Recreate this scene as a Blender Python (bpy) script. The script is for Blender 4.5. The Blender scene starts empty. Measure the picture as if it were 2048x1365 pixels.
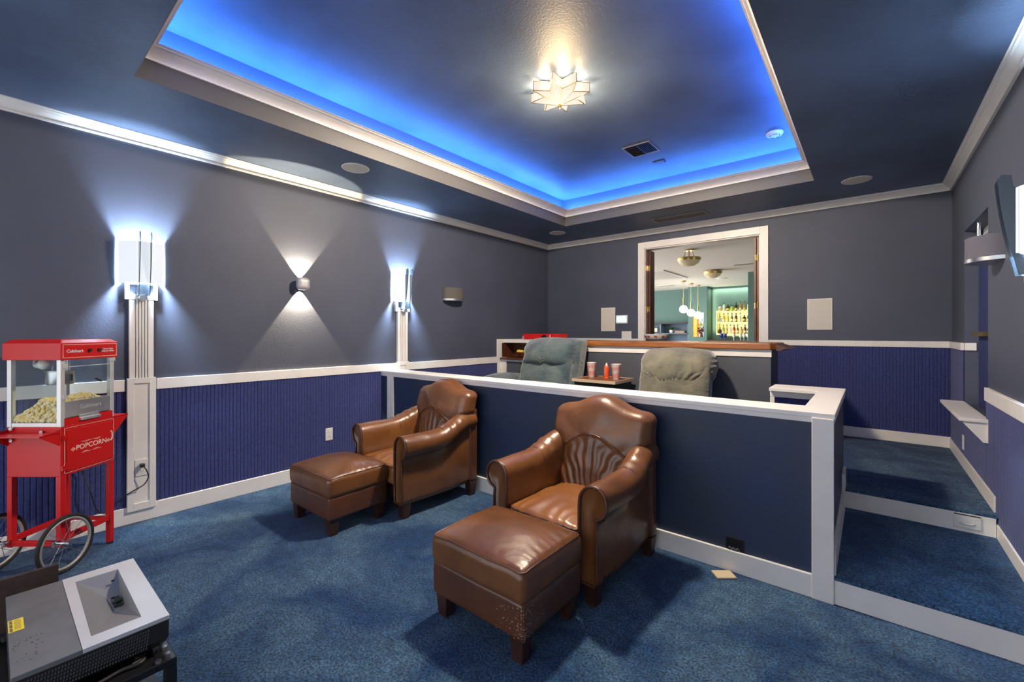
import bpy, math, random
from mathutils import Vector, Matrix, noise
random.seed(7)
C = bpy.context.scene.collection
sc = bpy.context.scene
PI = math.pi
R = math.radians

# ---------------------------------------------------------------- camera
TH = math.atan2(715.3, 865.4)                 # the camera looks this far left of +Y
FW = (-math.sin(TH), math.cos(TH)); RT = (math.cos(TH), math.sin(TH))
CAMZ = 1.33
cam_d = bpy.data.cameras.new('camera'); cam = bpy.data.objects.new('camera', cam_d); C.objects.link(cam)
cam.location = (0, 0, CAMZ); cam.rotation_euler = (PI/2, 0, TH)
cam_d.sensor_width = 36; cam_d.lens = 36*865.4/2048; cam_d.shift_y = -16.8/2048; cam_d.clip_start = .05
sc.camera = cam

# ---------------------------------------------------------------- world, exposure, lights
sc.view_settings.view_transform = 'Standard'; sc.view_settings.look = 'None'
sc.view_settings.gamma = 1; sc.view_settings.use_curve_mapping = False
sc.view_settings.exposure = 1.33
w = bpy.data.worlds.new('world'); sc.world = w; w.use_nodes = True
w.node_tree.nodes['Background'].inputs[0].default_value = (.94, .95, 1, 1)
w.node_tree.nodes['Background'].inputs[1].default_value = .75

def light(name, kind, loc, energy, color, rot=(0,0,0), **kw):
    d = bpy.data.lights.new(name, kind); d.energy = energy; d.color = color
    for k, v in kw.items(): setattr(d, k, v)
    o = bpy.data.objects.new(name, d); C.objects.link(o); o.location = loc; o.rotation_euler = rot
    return o
COOL = (.62, .80, 1.0); WARM = (1.0, .74, .42); LED = (.07, .26, 1.0)
STAR = (-1.70, 2.59)
# light of the star fitting, below its glass, and the bulbs behind it
light('star_light', 'SPOT', (STAR[0], STAR[1], 2.925), 150, (1, .85, .66), shadow_soft_size=.09, spot_size=R(179), spot_blend=.04)
light('star_halo', 'POINT', (STAR[0], STAR[1], 2.80), 13, (1, .70, .34), shadow_soft_size=.06)
# LED strips behind the tray moulding
TX0, TX1, TY0, TY1 = -3.07, -.387, .5, 4.805
LW = 17.0
light('tray_led', 'AREA', (TX0-.02, (TY0+TY1)/2, 2.915), LW*1.6, LED, (PI, 0, 0), shape='RECTANGLE', size=.04, size_y=TY1-TY0)
light('tray_led', 'AREA', (TX1+.02, (TY0+TY1)/2, 2.915), LW*1.6, LED, (PI, 0, 0), shape='RECTANGLE', size=.04, size_y=TY1-TY0)
light('tray_led', 'AREA', ((TX0+TX1)/2, TY0-.02, 2.915), LW, LED, (PI, 0, 0), shape='RECTANGLE', size=TX1-TX0, size_y=.04)
light('tray_led', 'AREA', ((TX0+TX1)/2, TY1+.02, 2.915), LW, LED, (PI, 0, 0), shape='RECTANGLE', size=TX1-TX0, size_y=.04)

# ---------------------------------------------------------------- materials
MATS = {}
def mat(name, col, rough=.6, metal=0, var=.0, vscale=6, bump=0, bscale=60, emis=None, es=0, spec=.5, alpha=None, trans=0, sheen=0, col2=None, coat=0, bdist=.002):
    if name in MATS: return MATS[name]
    m = bpy.data.materials.new(name); m.use_nodes = True; nt = m.node_tree; N = nt.nodes; L = nt.links
    b = N['Principled BSDF']
    b.inputs['Base Color'].default_value = (*col, 1); b.inputs['Roughness'].default_value = rough
    b.inputs['Metallic'].default_value = metal; b.inputs['Specular IOR Level'].default_value = spec
    if coat: b.inputs['Coat Weight'].default_value = coat
    if sheen: b.inputs['Sheen Weight'].default_value = sheen
    if trans: b.inputs['Transmission Weight'].default_value = trans
    if alpha is not None: b.inputs['Alpha'].default_value = alpha
    if emis: b.inputs['Emission Color'].default_value = (*emis, 1); b.inputs['Emission Strength'].default_value = es
    tc = N.new('ShaderNodeTexCoord')
    if var or col2:
        n = N.new('ShaderNodeTexNoise'); n.inputs['Scale'].default_value = vscale; n.inputs['Detail'].default_value = 6
        L.new(tc.outputs['Object'], n.inputs['Vector'])
        r = N.new('ShaderNodeValToRGB'); r.color_ramp.elements[0].position = .35; r.color_ramp.elements[1].position = .68
        c2 = col2 if col2 else tuple(min(1, c*(1+var)) for c in col)
        c1 = col if col2 else tuple(c*(1-var) for c in col)
        r.color_ramp.elements[0].color = (*c1, 1); r.color_ramp.elements[1].color = (*c2, 1)
        L.new(n.outputs['Fac'], r.inputs['Fac']); L.new(r.outputs['Color'], b.inputs['Base Color'])
    if bump:
        n2 = N.new('ShaderNodeTexNoise'); n2.inputs['Scale'].default_value = bscale; n2.inputs['Detail'].default_value = 3
        L.new(tc.outputs['Object'], n2.inputs['Vector'])
        bp = N.new('ShaderNodeBump'); bp.inputs['Strength'].default_value = bump; bp.inputs['Distance'].default_value = bdist
        L.new(n2.outputs['Fac'], bp.inputs['Height']); L.new(bp.outputs['Normal'], b.inputs['Normal'])
    MATS[name] = m; return m

WALLP = mat('navy_wall_paint', (.068, .078, .115), .55, var=.07, vscale=2.2, bump=.45, bscale=75, spec=.4)
CEILP = mat('navy_ceiling_paint', (.084, .124, .212), .48, var=.22, vscale=1.6, bump=.9, bscale=80, spec=.35)  # streaky sheen of the paint is put into the colour as mottling
TRAYP = mat('blue_tray_paint', (.07, .10, .17), .55, var=.05, vscale=2, bump=.3, bscale=90)
KNEEP = mat('knee_wall_paint', (.024, .036, .060), .5, col2=(.012, .033, .105), vscale=1.5, bump=.3, bscale=80)
BARP = mat('bar_wall_paint', (.075, .082, .10), .5, var=.1, vscale=3, bump=.2, bscale=80)
WHITE = mat('white_trim_paint', (.80, .775, .735), .38, var=.03, vscale=8)
WHITE2 = mat('white_plastic', (.74, .73, .70), .35)
CREAM = mat('cream_grille_cloth', (.62, .59, .52), .8, bump=.3, bscale=400)
RIBM = mat('ribbed_blue_carpet', (.044, .056, .185), .95, var=.18, vscale=60, bump=.5, bscale=300, sheen=.3, spec=.1)
DARK = mat('dark_void', (.006, .006, .008), .9)
BLACK = mat('black_metal', (.012, .012, .014), .35, metal=.2)
BLACKP = mat('black_plastic', (.015, .015, .017), .5)
STEEL = mat('brushed_steel', (.55, .56, .57), .32, metal=1, var=.06, vscale=30)
SCUFF = mat('scuffed_sheet_steel', (.58, .60, .62), .42, metal=.9, var=.2, vscale=9)
ALU = mat('aluminium_post', (.72, .72, .70), .35, metal=.5)
BLUESTEEL = mat('sconce_blade_steel', (.22, .27, .32), .22, metal=.9)
BRASS = mat('brass', (.55, .38, .14), .3, metal=1)
RED = mat('red_enamel', (.56, .007, .007), .35)
REDLINE = mat('cream_print', (.80, .62, .50), .5)
LEATHER = None

def carpet():
    m = bpy.data.materials.new('blue_carpet_pile'); m.use_nodes = True; nt = m.node_tree; N = nt.nodes; L = nt.links
    b = N['Principled BSDF']; b.inputs['Roughness'].default_value = 1; b.inputs['Specular IOR Level'].default_value = .05
    b.inputs['Sheen Weight'].default_value = .08; b.inputs['Sheen Roughness'].default_value = .6
    tc = N.new('ShaderNodeTexCoord')
    def nz(s, d, rough=.5, dist=0):
        n = N.new('ShaderNodeTexNoise'); n.inputs['Scale'].default_value = s; n.inputs['Detail'].default_value = d
        n.inputs['Roughness'].default_value = rough; n.inputs['Distortion'].default_value = dist
        L.new(tc.outputs['Object'], n.inputs['Vector']); return n
    def ramp(n, a, ca, c, cc):
        r = N.new('ShaderNodeValToRGB'); r.color_ramp.elements[0].position = a; r.color_ramp.elements[1].position = c
        r.color_ramp.elements[0].color = (*ca, 1); r.color_ramp.elements[1].color = (*cc, 1); L.new(n.outputs['Fac'], r.inputs['Fac']); return r
    big = nz(1.7, 5, .6, 1.0); fine = nz(95, 3, .8); mid = nz(18, 4, .6)
    rb = ramp(big, .40, (.011, .041, .112), .60, (.044, .096, .168))      # pile brushed one way or the other
    rf = ramp(fine, .38, (.26, .28, .31), .62, (1.85, 1.80, 1.75))
    rm = ramp(mid, .35, (.78, .78, .80), .65, (1.18, 1.18, 1.15))
    def mul(a, b_):
        x = N.new('ShaderNodeMix'); x.data_type = 'RGBA'; x.blend_type = 'MULTIPLY'; x.inputs[0].default_value = 1
        L.new(a, x.inputs[6]); L.new(b_, x.inputs[7]); return x.outputs[2]
    c = mul(mul(rb.outputs['Color'], rf.outputs['Color']), rm.outputs['Color'])
    L.new(c, b.inputs['Base Color'])
    bp = N.new('ShaderNodeBump'); bp.inputs['Strength'].default_value = .9; bp.inputs['Distance'].default_value = .006
    L.new(fine.outputs['Fac'], bp.inputs['Height']); L.new(bp.outputs['Normal'], b.inputs['Normal'])
    return m
CARPET = carpet()

def leather(name, c1, c2, c3):
    m = bpy.data.materials.new(name); m.use_nodes = True; nt = m.node_tree; N = nt.nodes; L = nt.links
    b = N['Principled BSDF']; b.inputs['Specular IOR Level'].default_value = .7
    tc = N.new('ShaderNodeTexCoord')
    def nz(s, d, rough=.5):
        n = N.new('ShaderNodeTexNoise'); n.inputs['Scale'].default_value = s; n.inputs['Detail'].default_value = d
        n.inputs['Roughness'].default_value = rough; L.new(tc.outputs['Object'], n.inputs['Vector']); return n
    n1 = nz(3.2, 6, .6); r = N.new('ShaderNodeValToRGB'); r.color_ramp.elements[0].position = .33; r.color_ramp.elements[1].position = .7
    r.color_ramp.elements[0].color = (*c1, 1); r.color_ramp.elements[1].color = (*c2, 1); L.new(n1.outputs['Fac'], r.inputs['Fac'])
    n2 = nz(140, 5, .8); r2 = N.new('ShaderNodeValToRGB'); r2.color_ramp.elements[0].position = .73; r2.color_ramp.elements[1].position = .78
    L.new(n2.outputs['Fac'], r2.inputs['Fac'])
    x = N.new('ShaderNodeMix'); x.data_type = 'RGBA'; x.inputs[7].default_value = (*c3, 1)
    L.new(r2.outputs['Color'], x.inputs[0]); L.new(r.outputs['Color'], x.inputs[6]); L.new(x.outputs[2], b.inputs['Base Color'])
    n3 = nz(9, 4); rr = N.new('ShaderNodeMapRange'); rr.inputs[3].default_value = .20; rr.inputs[4].default_value = .44
    L.new(n3.outputs['Fac'], rr.inputs[0]); L.new(rr.outputs[0], b.inputs['Roughness'])
    v = N.new('ShaderNodeTexVoronoi'); v.inputs['Scale'].default_value = 260; L.new(tc.outputs['Object'], v.inputs['Vector'])
    bp = N.new('ShaderNodeBump'); bp.inputs['Strength'].default_value = .18; bp.inputs['Distance'].default_value = .001
    L.new(v.outputs['Distance'], bp.inputs['Height'])
    n4 = nz(14, 3); bp2 = N.new('ShaderNodeBump'); bp2.inputs['Strength'].default_value = .30; bp2.inputs['Distance'].default_value = .008
    L.new(n4.outputs['Fac'], bp2.inputs['Height']); L.new(bp.outputs['Normal'], bp2.inputs['Normal']); L.new(bp2.outputs['Normal'], b.inputs['Normal'])
    return m
LEATHER = leather('brown_leather', (.105, .038, .011), (.215, .084, .024), (.45, .30, .20))
LEATHER_D = leather('brown_leather_dark', (.062, .022, .010), (.115, .041, .015), (.40, .28, .20))
LEATHER_W = leather('brown_leather_worn', (.19, .070, .017), (.32, .126, .034), (.45, .30, .20))
FEET = mat('dark_wood_feet', (.045, .018, .012), .35, var=.3, vscale=15)

def fabric(name, c1, c2, sc_=3.0):
    m = mat(name, c1, .95, col2=c2, vscale=sc_, bump=.8, bscale=34, sheen=.6, spec=.1, bdist=.012); return m
TEAL_FAB = fabric('grey_teal_chenille', (.045, .075, .088), (.125, .160, .160), 5)
OLIVE_FAB = fabric('grey_olive_microfibre', (.085, .088, .072), (.215, .198, .140), 4)

def wood(name, c1, c2, scale=3, rough=.35):
    m = bpy.data.materials.new(name); m.use_nodes = True; nt = m.node_tree; N = nt.nodes; L = nt.links
    b = N['Principled BSDF']; b.inputs['Roughness'].default_value = rough
    tc = N.new('ShaderNodeTexCoord'); mp = N.new('ShaderNodeMapping'); mp.inputs['Scale'].default_value = (1, 12, 12)
    L.new(tc.outputs['Object'], mp.inputs['Vector'])
    n = N.new('ShaderNodeTexNoise'); n.inputs['Scale'].default_value = scale; n.inputs['Detail'].default_value = 8; n.inputs['Distortion'].default_value = 1.2
    L.new(mp.outputs['Vector'], n.inputs['Vector'])
    r = N.new('ShaderNodeValToRGB'); r.color_ramp.elements[0].position = .35; r.color_ramp.elements[1].position = .7
    r.color_ramp.elements[0].color = (*c1, 1); r.color_ramp.elements[1].color = (*c2, 1)
    L.new(n.outputs['Fac'], r.inputs['Fac']); L.new(r.outputs['Color'], b.inputs['Base Color'])
    return m
WOODC = wood('amber_stained_wood', (.24, .075, .018), (.40, .15, .035))
WOODD = wood('dark_stained_wood', (.06, .018, .010), (.12, .036, .016))
WOODT = wood('table_top_wood', (.16, .055, .016), (.32, .12, .035))
WOODB = wood('dark_brown_panel', (.035, .022, .020), (.055, .036, .032), rough=.55)

# ---------------------------------------------------------------- mesh helpers
class M:
    def __init__(s): s.v = []; s.f = []
    def add(s, vs, fs, T=None):
        o = len(s.v)
        for p in vs:
            p = Vector(p)
            if T is not None: p = T @ p
            s.v.append(tuple(p))
        s.f += [tuple(i+o for i in f) for f in fs]
        return s
    def box(s, x0, x1, y0, y1, z0, z1, T=None):
        vs = [(x, y, z) for z in (z0, z1) for y in (y0, y1) for x in (x0, x1)]
        return s.add(vs, [(0,2,3,1),(4,5,7,6),(0,1,5,4),(2,6,7,3),(0,4,6,2),(1,3,7,5)], T)
    def cyl(s, a, b, r, r2=None, n=16, caps=True):
        a, b = Vector(a), Vector(b); r2 = r if r2 is None else r2
        d = (b-a).normalized(); u = d.orthogonal().normalized(); v = d.cross(u)
        vs = []
        for p, q in ((a, r), (b, r2)):
            for i in range(n):
                t = 2*PI*i/n; vs.append(p + (u*math.cos(t)+v*math.sin(t))*q)
        fs = [(i, (i+1)%n, n+(i+1)%n, n+i) for i in range(n)]
        if caps: fs += [tuple(range(n-1, -1, -1)), tuple(range(n, 2*n))]
        return s.add(vs, fs)
    def tube(s, pts, r, n=8, closed=False):
        pts = [Vector(p) for p in pts]; k = len(pts); vs = []; prev = None
        for i, p in enumerate(pts):
            if closed: d = (pts[(i+1)%k]-pts[i-1])
            else: d = pts[min(i+1, k-1)]-pts[max(i-1, 0)]
            if d.length < 1e-9: d = Vector((0,0,1))
            d.normalize()
            u = prev - d*prev.dot(d) if prev is not None and (prev - d*prev.dot(d)).length > 1e-4 else d.orthogonal()
            u.normalize(); prev = u; v = d.cross(u); rr = r[i] if isinstance(r, (list, tuple)) else r
            for j in range(n):
                t = 2*PI*j/n; vs.append(p+(u*math.cos(t)+v*math.sin(t))*rr)
        fs = []
        for i in range(k if closed else k-1):
            a = i*n; b = ((i+1)%k)*n
            for j in range(n): fs.append((a+j, a+(j+1)%n, b+(j+1)%n, b+j))
        if not closed: fs += [tuple(range(n-1, -1, -1)), tuple(range((k-1)*n, k*n))]
        return s.add(vs, fs)
    def lathe(s, prof, c=(0,0,0), n=24, T=None):
        vs = []; fs = []; k = len(prof)
        for r, z in prof:
            for j in range(n):
                t = 2*PI*j/n; vs.append((c[0]+r*math.cos(t), c[1]+r*math.sin(t), c[2]+z))
        for i in range(k-1):
            for j in range(n): fs.append((i*n+j, i*n+(j+1)%n, (i+1)*n+(j+1)%n, (i+1)*n+j))
        fs.append(tuple(range(n-1, -1, -1))); fs.append(tuple(range((k-1)*n, k*n)))
        return s.add(vs, fs, T)
    def prism(s, poly, h0, h1, axis='z', T=None):
        """polygon (a, b) pulled between h0 and h1 along an axis: z -> (a,b,h); x -> (h,a,b); y -> (a,h,b)"""
        n = len(poly)
        def P(a, b, h): return {'z': (a, b, h), 'x': (h, a, b), 'y': (a, h, b)}[axis]
        vs = [P(a, b, h0) for a, b in poly]+[P(a, b, h1) for a, b in poly]
        fs = [(i, (i+1)%n, n+(i+1)%n, n+i) for i in range(n)]+[tuple(range(n-1, -1, -1)), tuple(range(n, 2*n))]
        return s.add(vs, fs, T)
    def loft(s, rings, caps=True, closed=True):
        k = len(rings); n = len(rings[0]); vs = [p for r in rings for p in r]; fs = []
        for i in range(k-1):
            for j in range(n if closed else n-1): fs.append((i*n+j, i*n+(j+1)%n, (i+1)*n+(j+1)%n, (i+1)*n+j))
        if caps: fs += [tuple(range(n-1, -1, -1)), tuple(range((k-1)*n, k*n))]
        return s.add(vs, fs)
    def rbox(s, hx, hy, hz, r, n=24, fn=None, T=None):
        """rounded box centred on the origin, hx.. half sizes, fn deforms (x,y,z)"""
        idx = {}; vs = []; fs = []
        H = (hx, hy, hz)
        def g(i, h):      # grid coordinate, denser in the rounded rim
            k = max(3, n//5)
            if i <= k: return -h + r*(i/k)
            if i >= n-k: return h - r*((n-i)/k)
            return -(h-r) + 2*(h-r)*((i-k)/(n-2*k))
        def vid(key):
            if key in idx: return idx[key]
            q = [g(key[a], H[a]) for a in range(3)]
            inner = [max(-(H[a]-r), min(H[a]-r, q[a])) for a in range(3)]
            d = Vector([q[a]-inner[a] for a in range(3)])
            if d.length > 1e-9: p = Vector(inner)+d.normalized()*r
            else: p = Vector(q)
            if fn: p = fn(*p)
            idx[key] = len(vs); vs.append(tuple(p)); return idx[key]
        for a in range(3):
            b, c = (a+1)%3, (a+2)%3
            for side in (0, n):
                for i in range(n):
                    for j in range(n):
                        q = []
                        for (di, dj) in ((0,0),(1,0),(1,1),(0,1)):
                            key = [0,0,0]; key[a] = side; key[b] = i+di; key[c] = j+dj; q.append(vid(tuple(key)))
                        fs.append(tuple(q) if side else tuple(reversed(q)))
        return s.add(vs, fs, T)
    def rim(s, hx, hy, hz, r, tube, fn, k=18, side=0):
        """piping that follows the upper rim of an rbox"""
        P = []; c = r*.72; z = hz-r+r*.70
        loop = [(hx-r, -hy+r, -90, 0), (hx-r, hy-r, 0, 90), (-hx+r, hy-r, 90, 180), (-hx+r, -hy+r, 180, 270)]
        for i in range(4):
            cx, cy, a0, a1 = loop[i]
            if i == 0: a0, a1 = -90, 0
            for j in range(7):
                a = R(a0+(a1-a0)*j/6); P.append((cx+c*math.cos(a), cy+c*math.sin(a), z))
            nx = loop[(i+1) % 4]; b = R([0, 90, 180, 270][i]); x1, y1 = cx+c*math.cos(b), cy+c*math.sin(b)
            b2x, b2y = nx[0]+c*math.cos(b), nx[1]+c*math.sin(b)
            for j in range(1, k): P.append((x1+(b2x-x1)*j/k, y1+(b2y-y1)*j/k, z))
        Q = [Vector(fn(*p)) for p in P]
        return s.tube(Q, tube, 6, closed=True)
    def build(s, name, m, parent=None, smooth=False, bevel=0, label=None, angle=40):
        me = bpy.data.meshes.new(name); me.from_pydata(s.v, [], s.f); me.update()
        me.materials.append(m)
        if smooth:
            me.polygons.foreach_set('use_smooth', [True]*len(me.polygons))
            if smooth != 'all': me.set_sharp_from_angle(angle=R(angle))
        o = bpy.data.objects.new(name, me); C.objects.link(o)
        if parent is not None: o.parent = parent
        if bevel:
            b = o.modifiers.new('bevel', 'BEVEL'); b.width = bevel; b.segments = 2; b.limit_method = 'ANGLE'; b.angle_limit = R(40)
        if label: o['label'] = label
        return o

def thing(name, label, cat, loc=(0,0,0), rz=0, group=None):
    o = bpy.data.objects.new(name, None); C.objects.link(o); o.location = loc; o.rotation_euler = (0, 0, rz)
    o.empty_display_size = .1
    o['label'] = label; o['category'] = cat
    if group: o['group'] = group
    return o
def tag(o, label, cat, group=None, kind=None):
    o['label'] = label; o['category'] = cat
    if group: o['group'] = group
    if kind: o['kind'] = kind
    return o
def struct(name, m_, mt, **kw):
    o = m_.build(name, mt, **kw)
    if kw.get('parent') is None: o['kind'] = 'structure'
    return o
def dup(root, loc=None, rz=None, label=None):
    r = root.copy(); C.objects.link(r)
    if loc is not None: r.location = loc
    if rz is not None: r.rotation_euler = (0, 0, rz)
    if label: r['label'] = label
    for ch in list(root.children):
        c = ch.copy(); C.objects.link(c); c.parent = r
        for g in list(ch.children):
            d = g.copy(); C.objects.link(d); d.parent = c
    return r
def origin(o, loc):
    """move a mesh object's origin to loc without moving its shape"""
    loc = Vector(loc); o.data.transform(Matrix.Translation(-loc)); o.location = loc; return o
def text(name, body, size, org, xd, yd, m_, parent=None, ext=.0006, align='CENTER', bold=0):
    cu = bpy.data.curves.new(name, 'FONT'); cu.body = body; cu.size = size; cu.align_x = align; cu.align_y = 'CENTER'; cu.extrude = ext; cu.offset = bold
    tmp = bpy.data.objects.new(name+'_c', cu); C.objects.link(tmp)
    dg = bpy.context.evaluated_depsgraph_get(); me = bpy.data.meshes.new_from_object(tmp.evaluated_get(dg))
    bpy.data.objects.remove(tmp); bpy.data.curves.remove(cu)
    x = Vector(xd).normalized(); y = Vector(yd).normalized(); z = x.cross(y)
    T = Matrix(((x.x, y.x, z.x, org[0]), (x.y, y.y, z.y, org[1]), (x.z, y.z, z.z, org[2]), (0,0,0,1)))
    me.transform(T); me.materials.clear(); me.materials.append(m_); me.name = name
    o = bpy.data.objects.new(name, me); C.objects.link(o)
    if parent is not None: o.parent = parent
    return o

# ================================================================ THE ROOM
XL, XR, YB, YN = -3.971, .59, 5.707, -1.5       # wall planes; the near end is behind the camera
ZS, ZT = 2.72, 3.085                            # soffit and tray heights
YK = 2.645; ZP1, ZP2 = .128, .255; YR2 = 3.76   # knee wall front, step and platform heights, second riser

struct('floor', M().box(XL, XR+.0, YN, YK+.02, -.12, 0), CARPET)
struct('floor_step', M().box(-.144, XR, YK+.012, YR2+.02, -.05, ZP1), CARPET)
struct('floor_platform', M().box(XL, XR, YR2+.012, YB, -.05, ZP2).box(XL, -.27, YK+.19, YR2+.02, -.05, ZP2), CARPET)

# carpet nosing that rolls over each riser
struct('trim_1', M().tube([(-.144, YK+.006, ZP1-.010), (XR, YK+.006, ZP1-.010)], .012, 10), CARPET, smooth=True)
struct('trim_2', M().tube([(-.144, YR2+.006, ZP2-.012), (XR, YR2+.006, ZP2-.012)], .013, 10), CARPET, smooth=True)
struct('trim_3', M().box(-.144, XR, YK-.006, YK+.012, 0, ZP1-.012), WHITE)
struct('trim_4', M().box(-.144, XR-.02, YR2-.006, YR2+.012, ZP1, ZP2-.014), WHITE)

# walls
T = .14
struct('wall_left', M().box(XL-T, XL, YN, YB+T, 0, 3.0), WALLP)
OX0, OX1, OZ0, OZ1 = -2.37, -.98, 1.215, 2.475      # pass-through opening in the back wall
struct('wall_back', M().box(XL, OX0, YB, YB+T, 0, 2.9).box(OX1, XR, YB, YB+T, 0, 2.9).box(OX0, OX1, YB, YB+T, 0, OZ0).box(OX0, OX1, YB, YB+T, OZ1, 2.9), WALLP)
NY0, NY1, NZ0, NZ1 = 4.118, 5.02, .76, 2.145         # niche in the right wall
struct('wall_right', M().box(XR, XR+T, YN, NY0, 0, 2.9).box(XR, XR+T, NY1, YB+T, 0, 2.9).box(XR, XR+T, NY0, NY1, 0, NZ0).box(XR, XR+T, NY0, NY1, NZ1, 2.9), WALLP)

def ribs(a0, a1, z0, z1, pitch=.026, depth=.006):
    """ribbed carpet panel in (a, n, z): a along the wall, n out of the wall"""
    m = M(); n = int((a1-a0)/pitch)
    prof = []
    for i in range(n+1):
        s = a0+i*pitch
        for fr, d in ((0, .0), (.10, .75), (.22, 1), (.70, 1), (.88, .75), (.99, .0)):
            x = s+fr*pitch
            if x <= a1: prof.append((x, .004+d*depth))
    vs = [(x, d, z0) for x, d in prof]+[(x, d, z1) for x, d in prof]; k = len(prof)
    fs = [(i, i+1, k+i+1, k+i) for i in range(k-1)]
    return vs, fs
def rib_panel(name, fr, a0, a1, z0, z1, parent=None, pitch=.026):
    vs, fs = ribs(a0, a1, z0, z1, pitch)
    m = M().add([fr(*p) for p in vs], fs)
    o = m.build(name, RIBM, parent); o['kind'] = 'structure'; return o
left = lambda a, n, z: (XL+n, a, z)
back = lambda a, n, z: (a, YB-n, z)
right = lambda a, n, z: (XR-n, a, z)
rib_panel('wall_left_wainscot', left, YN, .605, .11, .93)
rib_panel('wall_left_wainscot', left, .765, YK+.06, .11, .93)
rib_panel('wall_left_wainscot', left, YK+.19, 4.50, .30, .93)
rib_panel('wall_back_wainscot', back, -1.3, XR, .34, 1.20)
rib_panel('wall_right_wainscot', right, YN, NY0, .0, .90, pitch=.015)
rib_panel('wall_right_wainscot', right, NY1, YB, .34, 1.20)
rib_panel('wall_right_wainscot', right, NY0, NY1, .30, .76)

# chair rails
def rail(name, m): return struct(name, m, WHITE, bevel=.003)
rail('trim_5', M().box(XL, XL+.020, YN, .60, .923, 1.004).box(XL, XL+.020, .77, 2.82, .923, 1.002).box(XL, XL+.020, 2.965, 4.47, .915, .998))
rail('trim_6', M().box(XL, XL+.022, 4.47, 4.56, .30, 1.240).box(XL, XL+.020, 4.56, YB, 1.185, 1.240))
rail('trim_7', M().box(XL, OX0-.085, YB-.022, YB, 1.185, 1.247).box(OX1+.085, XR, YB-.022, YB, 1.187, 1.247))
rail('trim_8', M().box(XR, XR+.065, NY1-.020, NY1, 1.187, 1.247).box(XR-.022, XR, NY1, YB, 1.187, 1.247))
rail('trim_9', M().box(XR-.022, XR, YN, NY0-.03, .893, .977))
# baseboards
struct('baseboard_left', M().box(XL, XL+.018, YN, YK, 0, .118), WHITE, bevel=.004)
struct('baseboard_knee', M().box(-3.75, -.224, YK-.018, YK, 0, .118), WHITE, bevel=.004)
struct('baseboard_back', M().box(-.80, XR, YB-.018, YB, ZP2, .358), WHITE, bevel=.004)
struct('baseboard_right', M().box(XR-.018, XR, 3.83, YB, ZP1, .348).box(XR-.018, XR, YK, 3.83, ZP1-.02, .205).box(XR-.018, XR, YN, YK, 0, .118), WHITE, bevel=.003)
struct('baseboard_aisle', M().prism([(YK+.02, ZP1), (3.70, ZP1), (3.70, ZP2), (3.88, ZP2), (3.88, ZP2+.12), (3.66, ZP2+.12), (3.66, ZP1+.14), (YK+.02, ZP1+.13)], -.144, -.128, 'x'), WHITE)

# ceiling: soffit ring, tray sides, tray top
SX0, SX1, SY0, SY1 = TX0-.07, TX1+.07, TY0-.07, TY1+.07
soff = M()
for x0, x1, y0, y1 in ((XL, TX0, YN, YB), (TX1, XR, YN, YB), (TX0, TX1, YN, TY0), (TX0, TX1, TY1, YB)):
    soff.box(x0, x1, y0, y1, ZS, ZS+.165)
struct('ceiling', soff, CEILP)
fas = M().box(TX0, TX0+.004, TY0, TY1, ZS, 2.885).box(TX1-.004, TX1, TY0, TY1, ZS, 2.885).box(TX0, TX1, TY0, TY0+.004, ZS, 2.885).box(TX0, TX1, TY1-.004, TY1, ZS, 2.885)
struct('ceiling_tray_fascia', fas, mat('grey_fascia_paint', (.085, .082, .082), .5, var=.06, vscale=2, bump=.4, bscale=80))
sides = M().box(SX0-.12, SX0, SY0-.1, SY1+.1, 2.885, 3.2).box(SX1, SX1+.12, SY0-.1, SY1+.1, 2.885, 3.2).box(SX0, SX1, SY0-.12, SY0, 2.885, 3.2).box(SX0, SX1, SY1, SY1+.12, 2.885, 3.2)
struct('ceiling_tray_side', sides, TRAYP)
struct('ceiling_tray_top', M().box(SX0-.1, SX1+.1, SY0-.1, SY1+.1, ZT, ZT+.1), CEILP)

# crown mouldings: a profile (out from wall, z) run round a rectangle
def run_profile(prof, x0, x1, y0, y1, sides, inward=1):
    """prof: list of (d, z); mitred corners; runs inside the rectangle"""
    m = M()
    for sname in sides:
        A = []; B = []
        for d, z in prof:
            if sname == 'L': A.append((x0+d, y0+d, z)); B.append((x0+d, y1-d, z))
            if sname == 'R': A.append((x1-d, y0+d, z)); B.append((x1-d, y1-d, z))
            if sname == 'B': A.append((x0+d, y1-d, z)); B.append((x1-d, y1-d, z))
            if sname == 'N': A.append((x0+d, y0+d, z)); B.append((x1-d, y0+d, z))
        m.loft([A, B], caps=True)
    return m
crown = [(0, 2.652), (.016, 2.652), (.019, 2.661), (.013, 2.666), (.020, 2.676), (.036, 2.686), (.047, 2.700), (.058, 2.704), (.062, 2.712), (.070, 2.714), (.070, 2.72), (0, 2.72)]
struct('trim_10', run_profile(crown, XL, XR, YN, YB, 'LRB'), WHITE, smooth=True, angle=25)
tcr = [(0, 2.835), (.016, 2.835), (.019, 2.846), (.012, 2.850), (.022, 2.862), (.044, 2.876), (.060, 2.890), (.074, 2.893), (.078, 2.901), (.088, 2.903), (.088, 2.909), (0, 2.905)]
struct('trim_11', run_profile(tcr, TX0, TX1, TY0, TY1, 'LRBN'), WHITE, smooth=True, angle=25)

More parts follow.
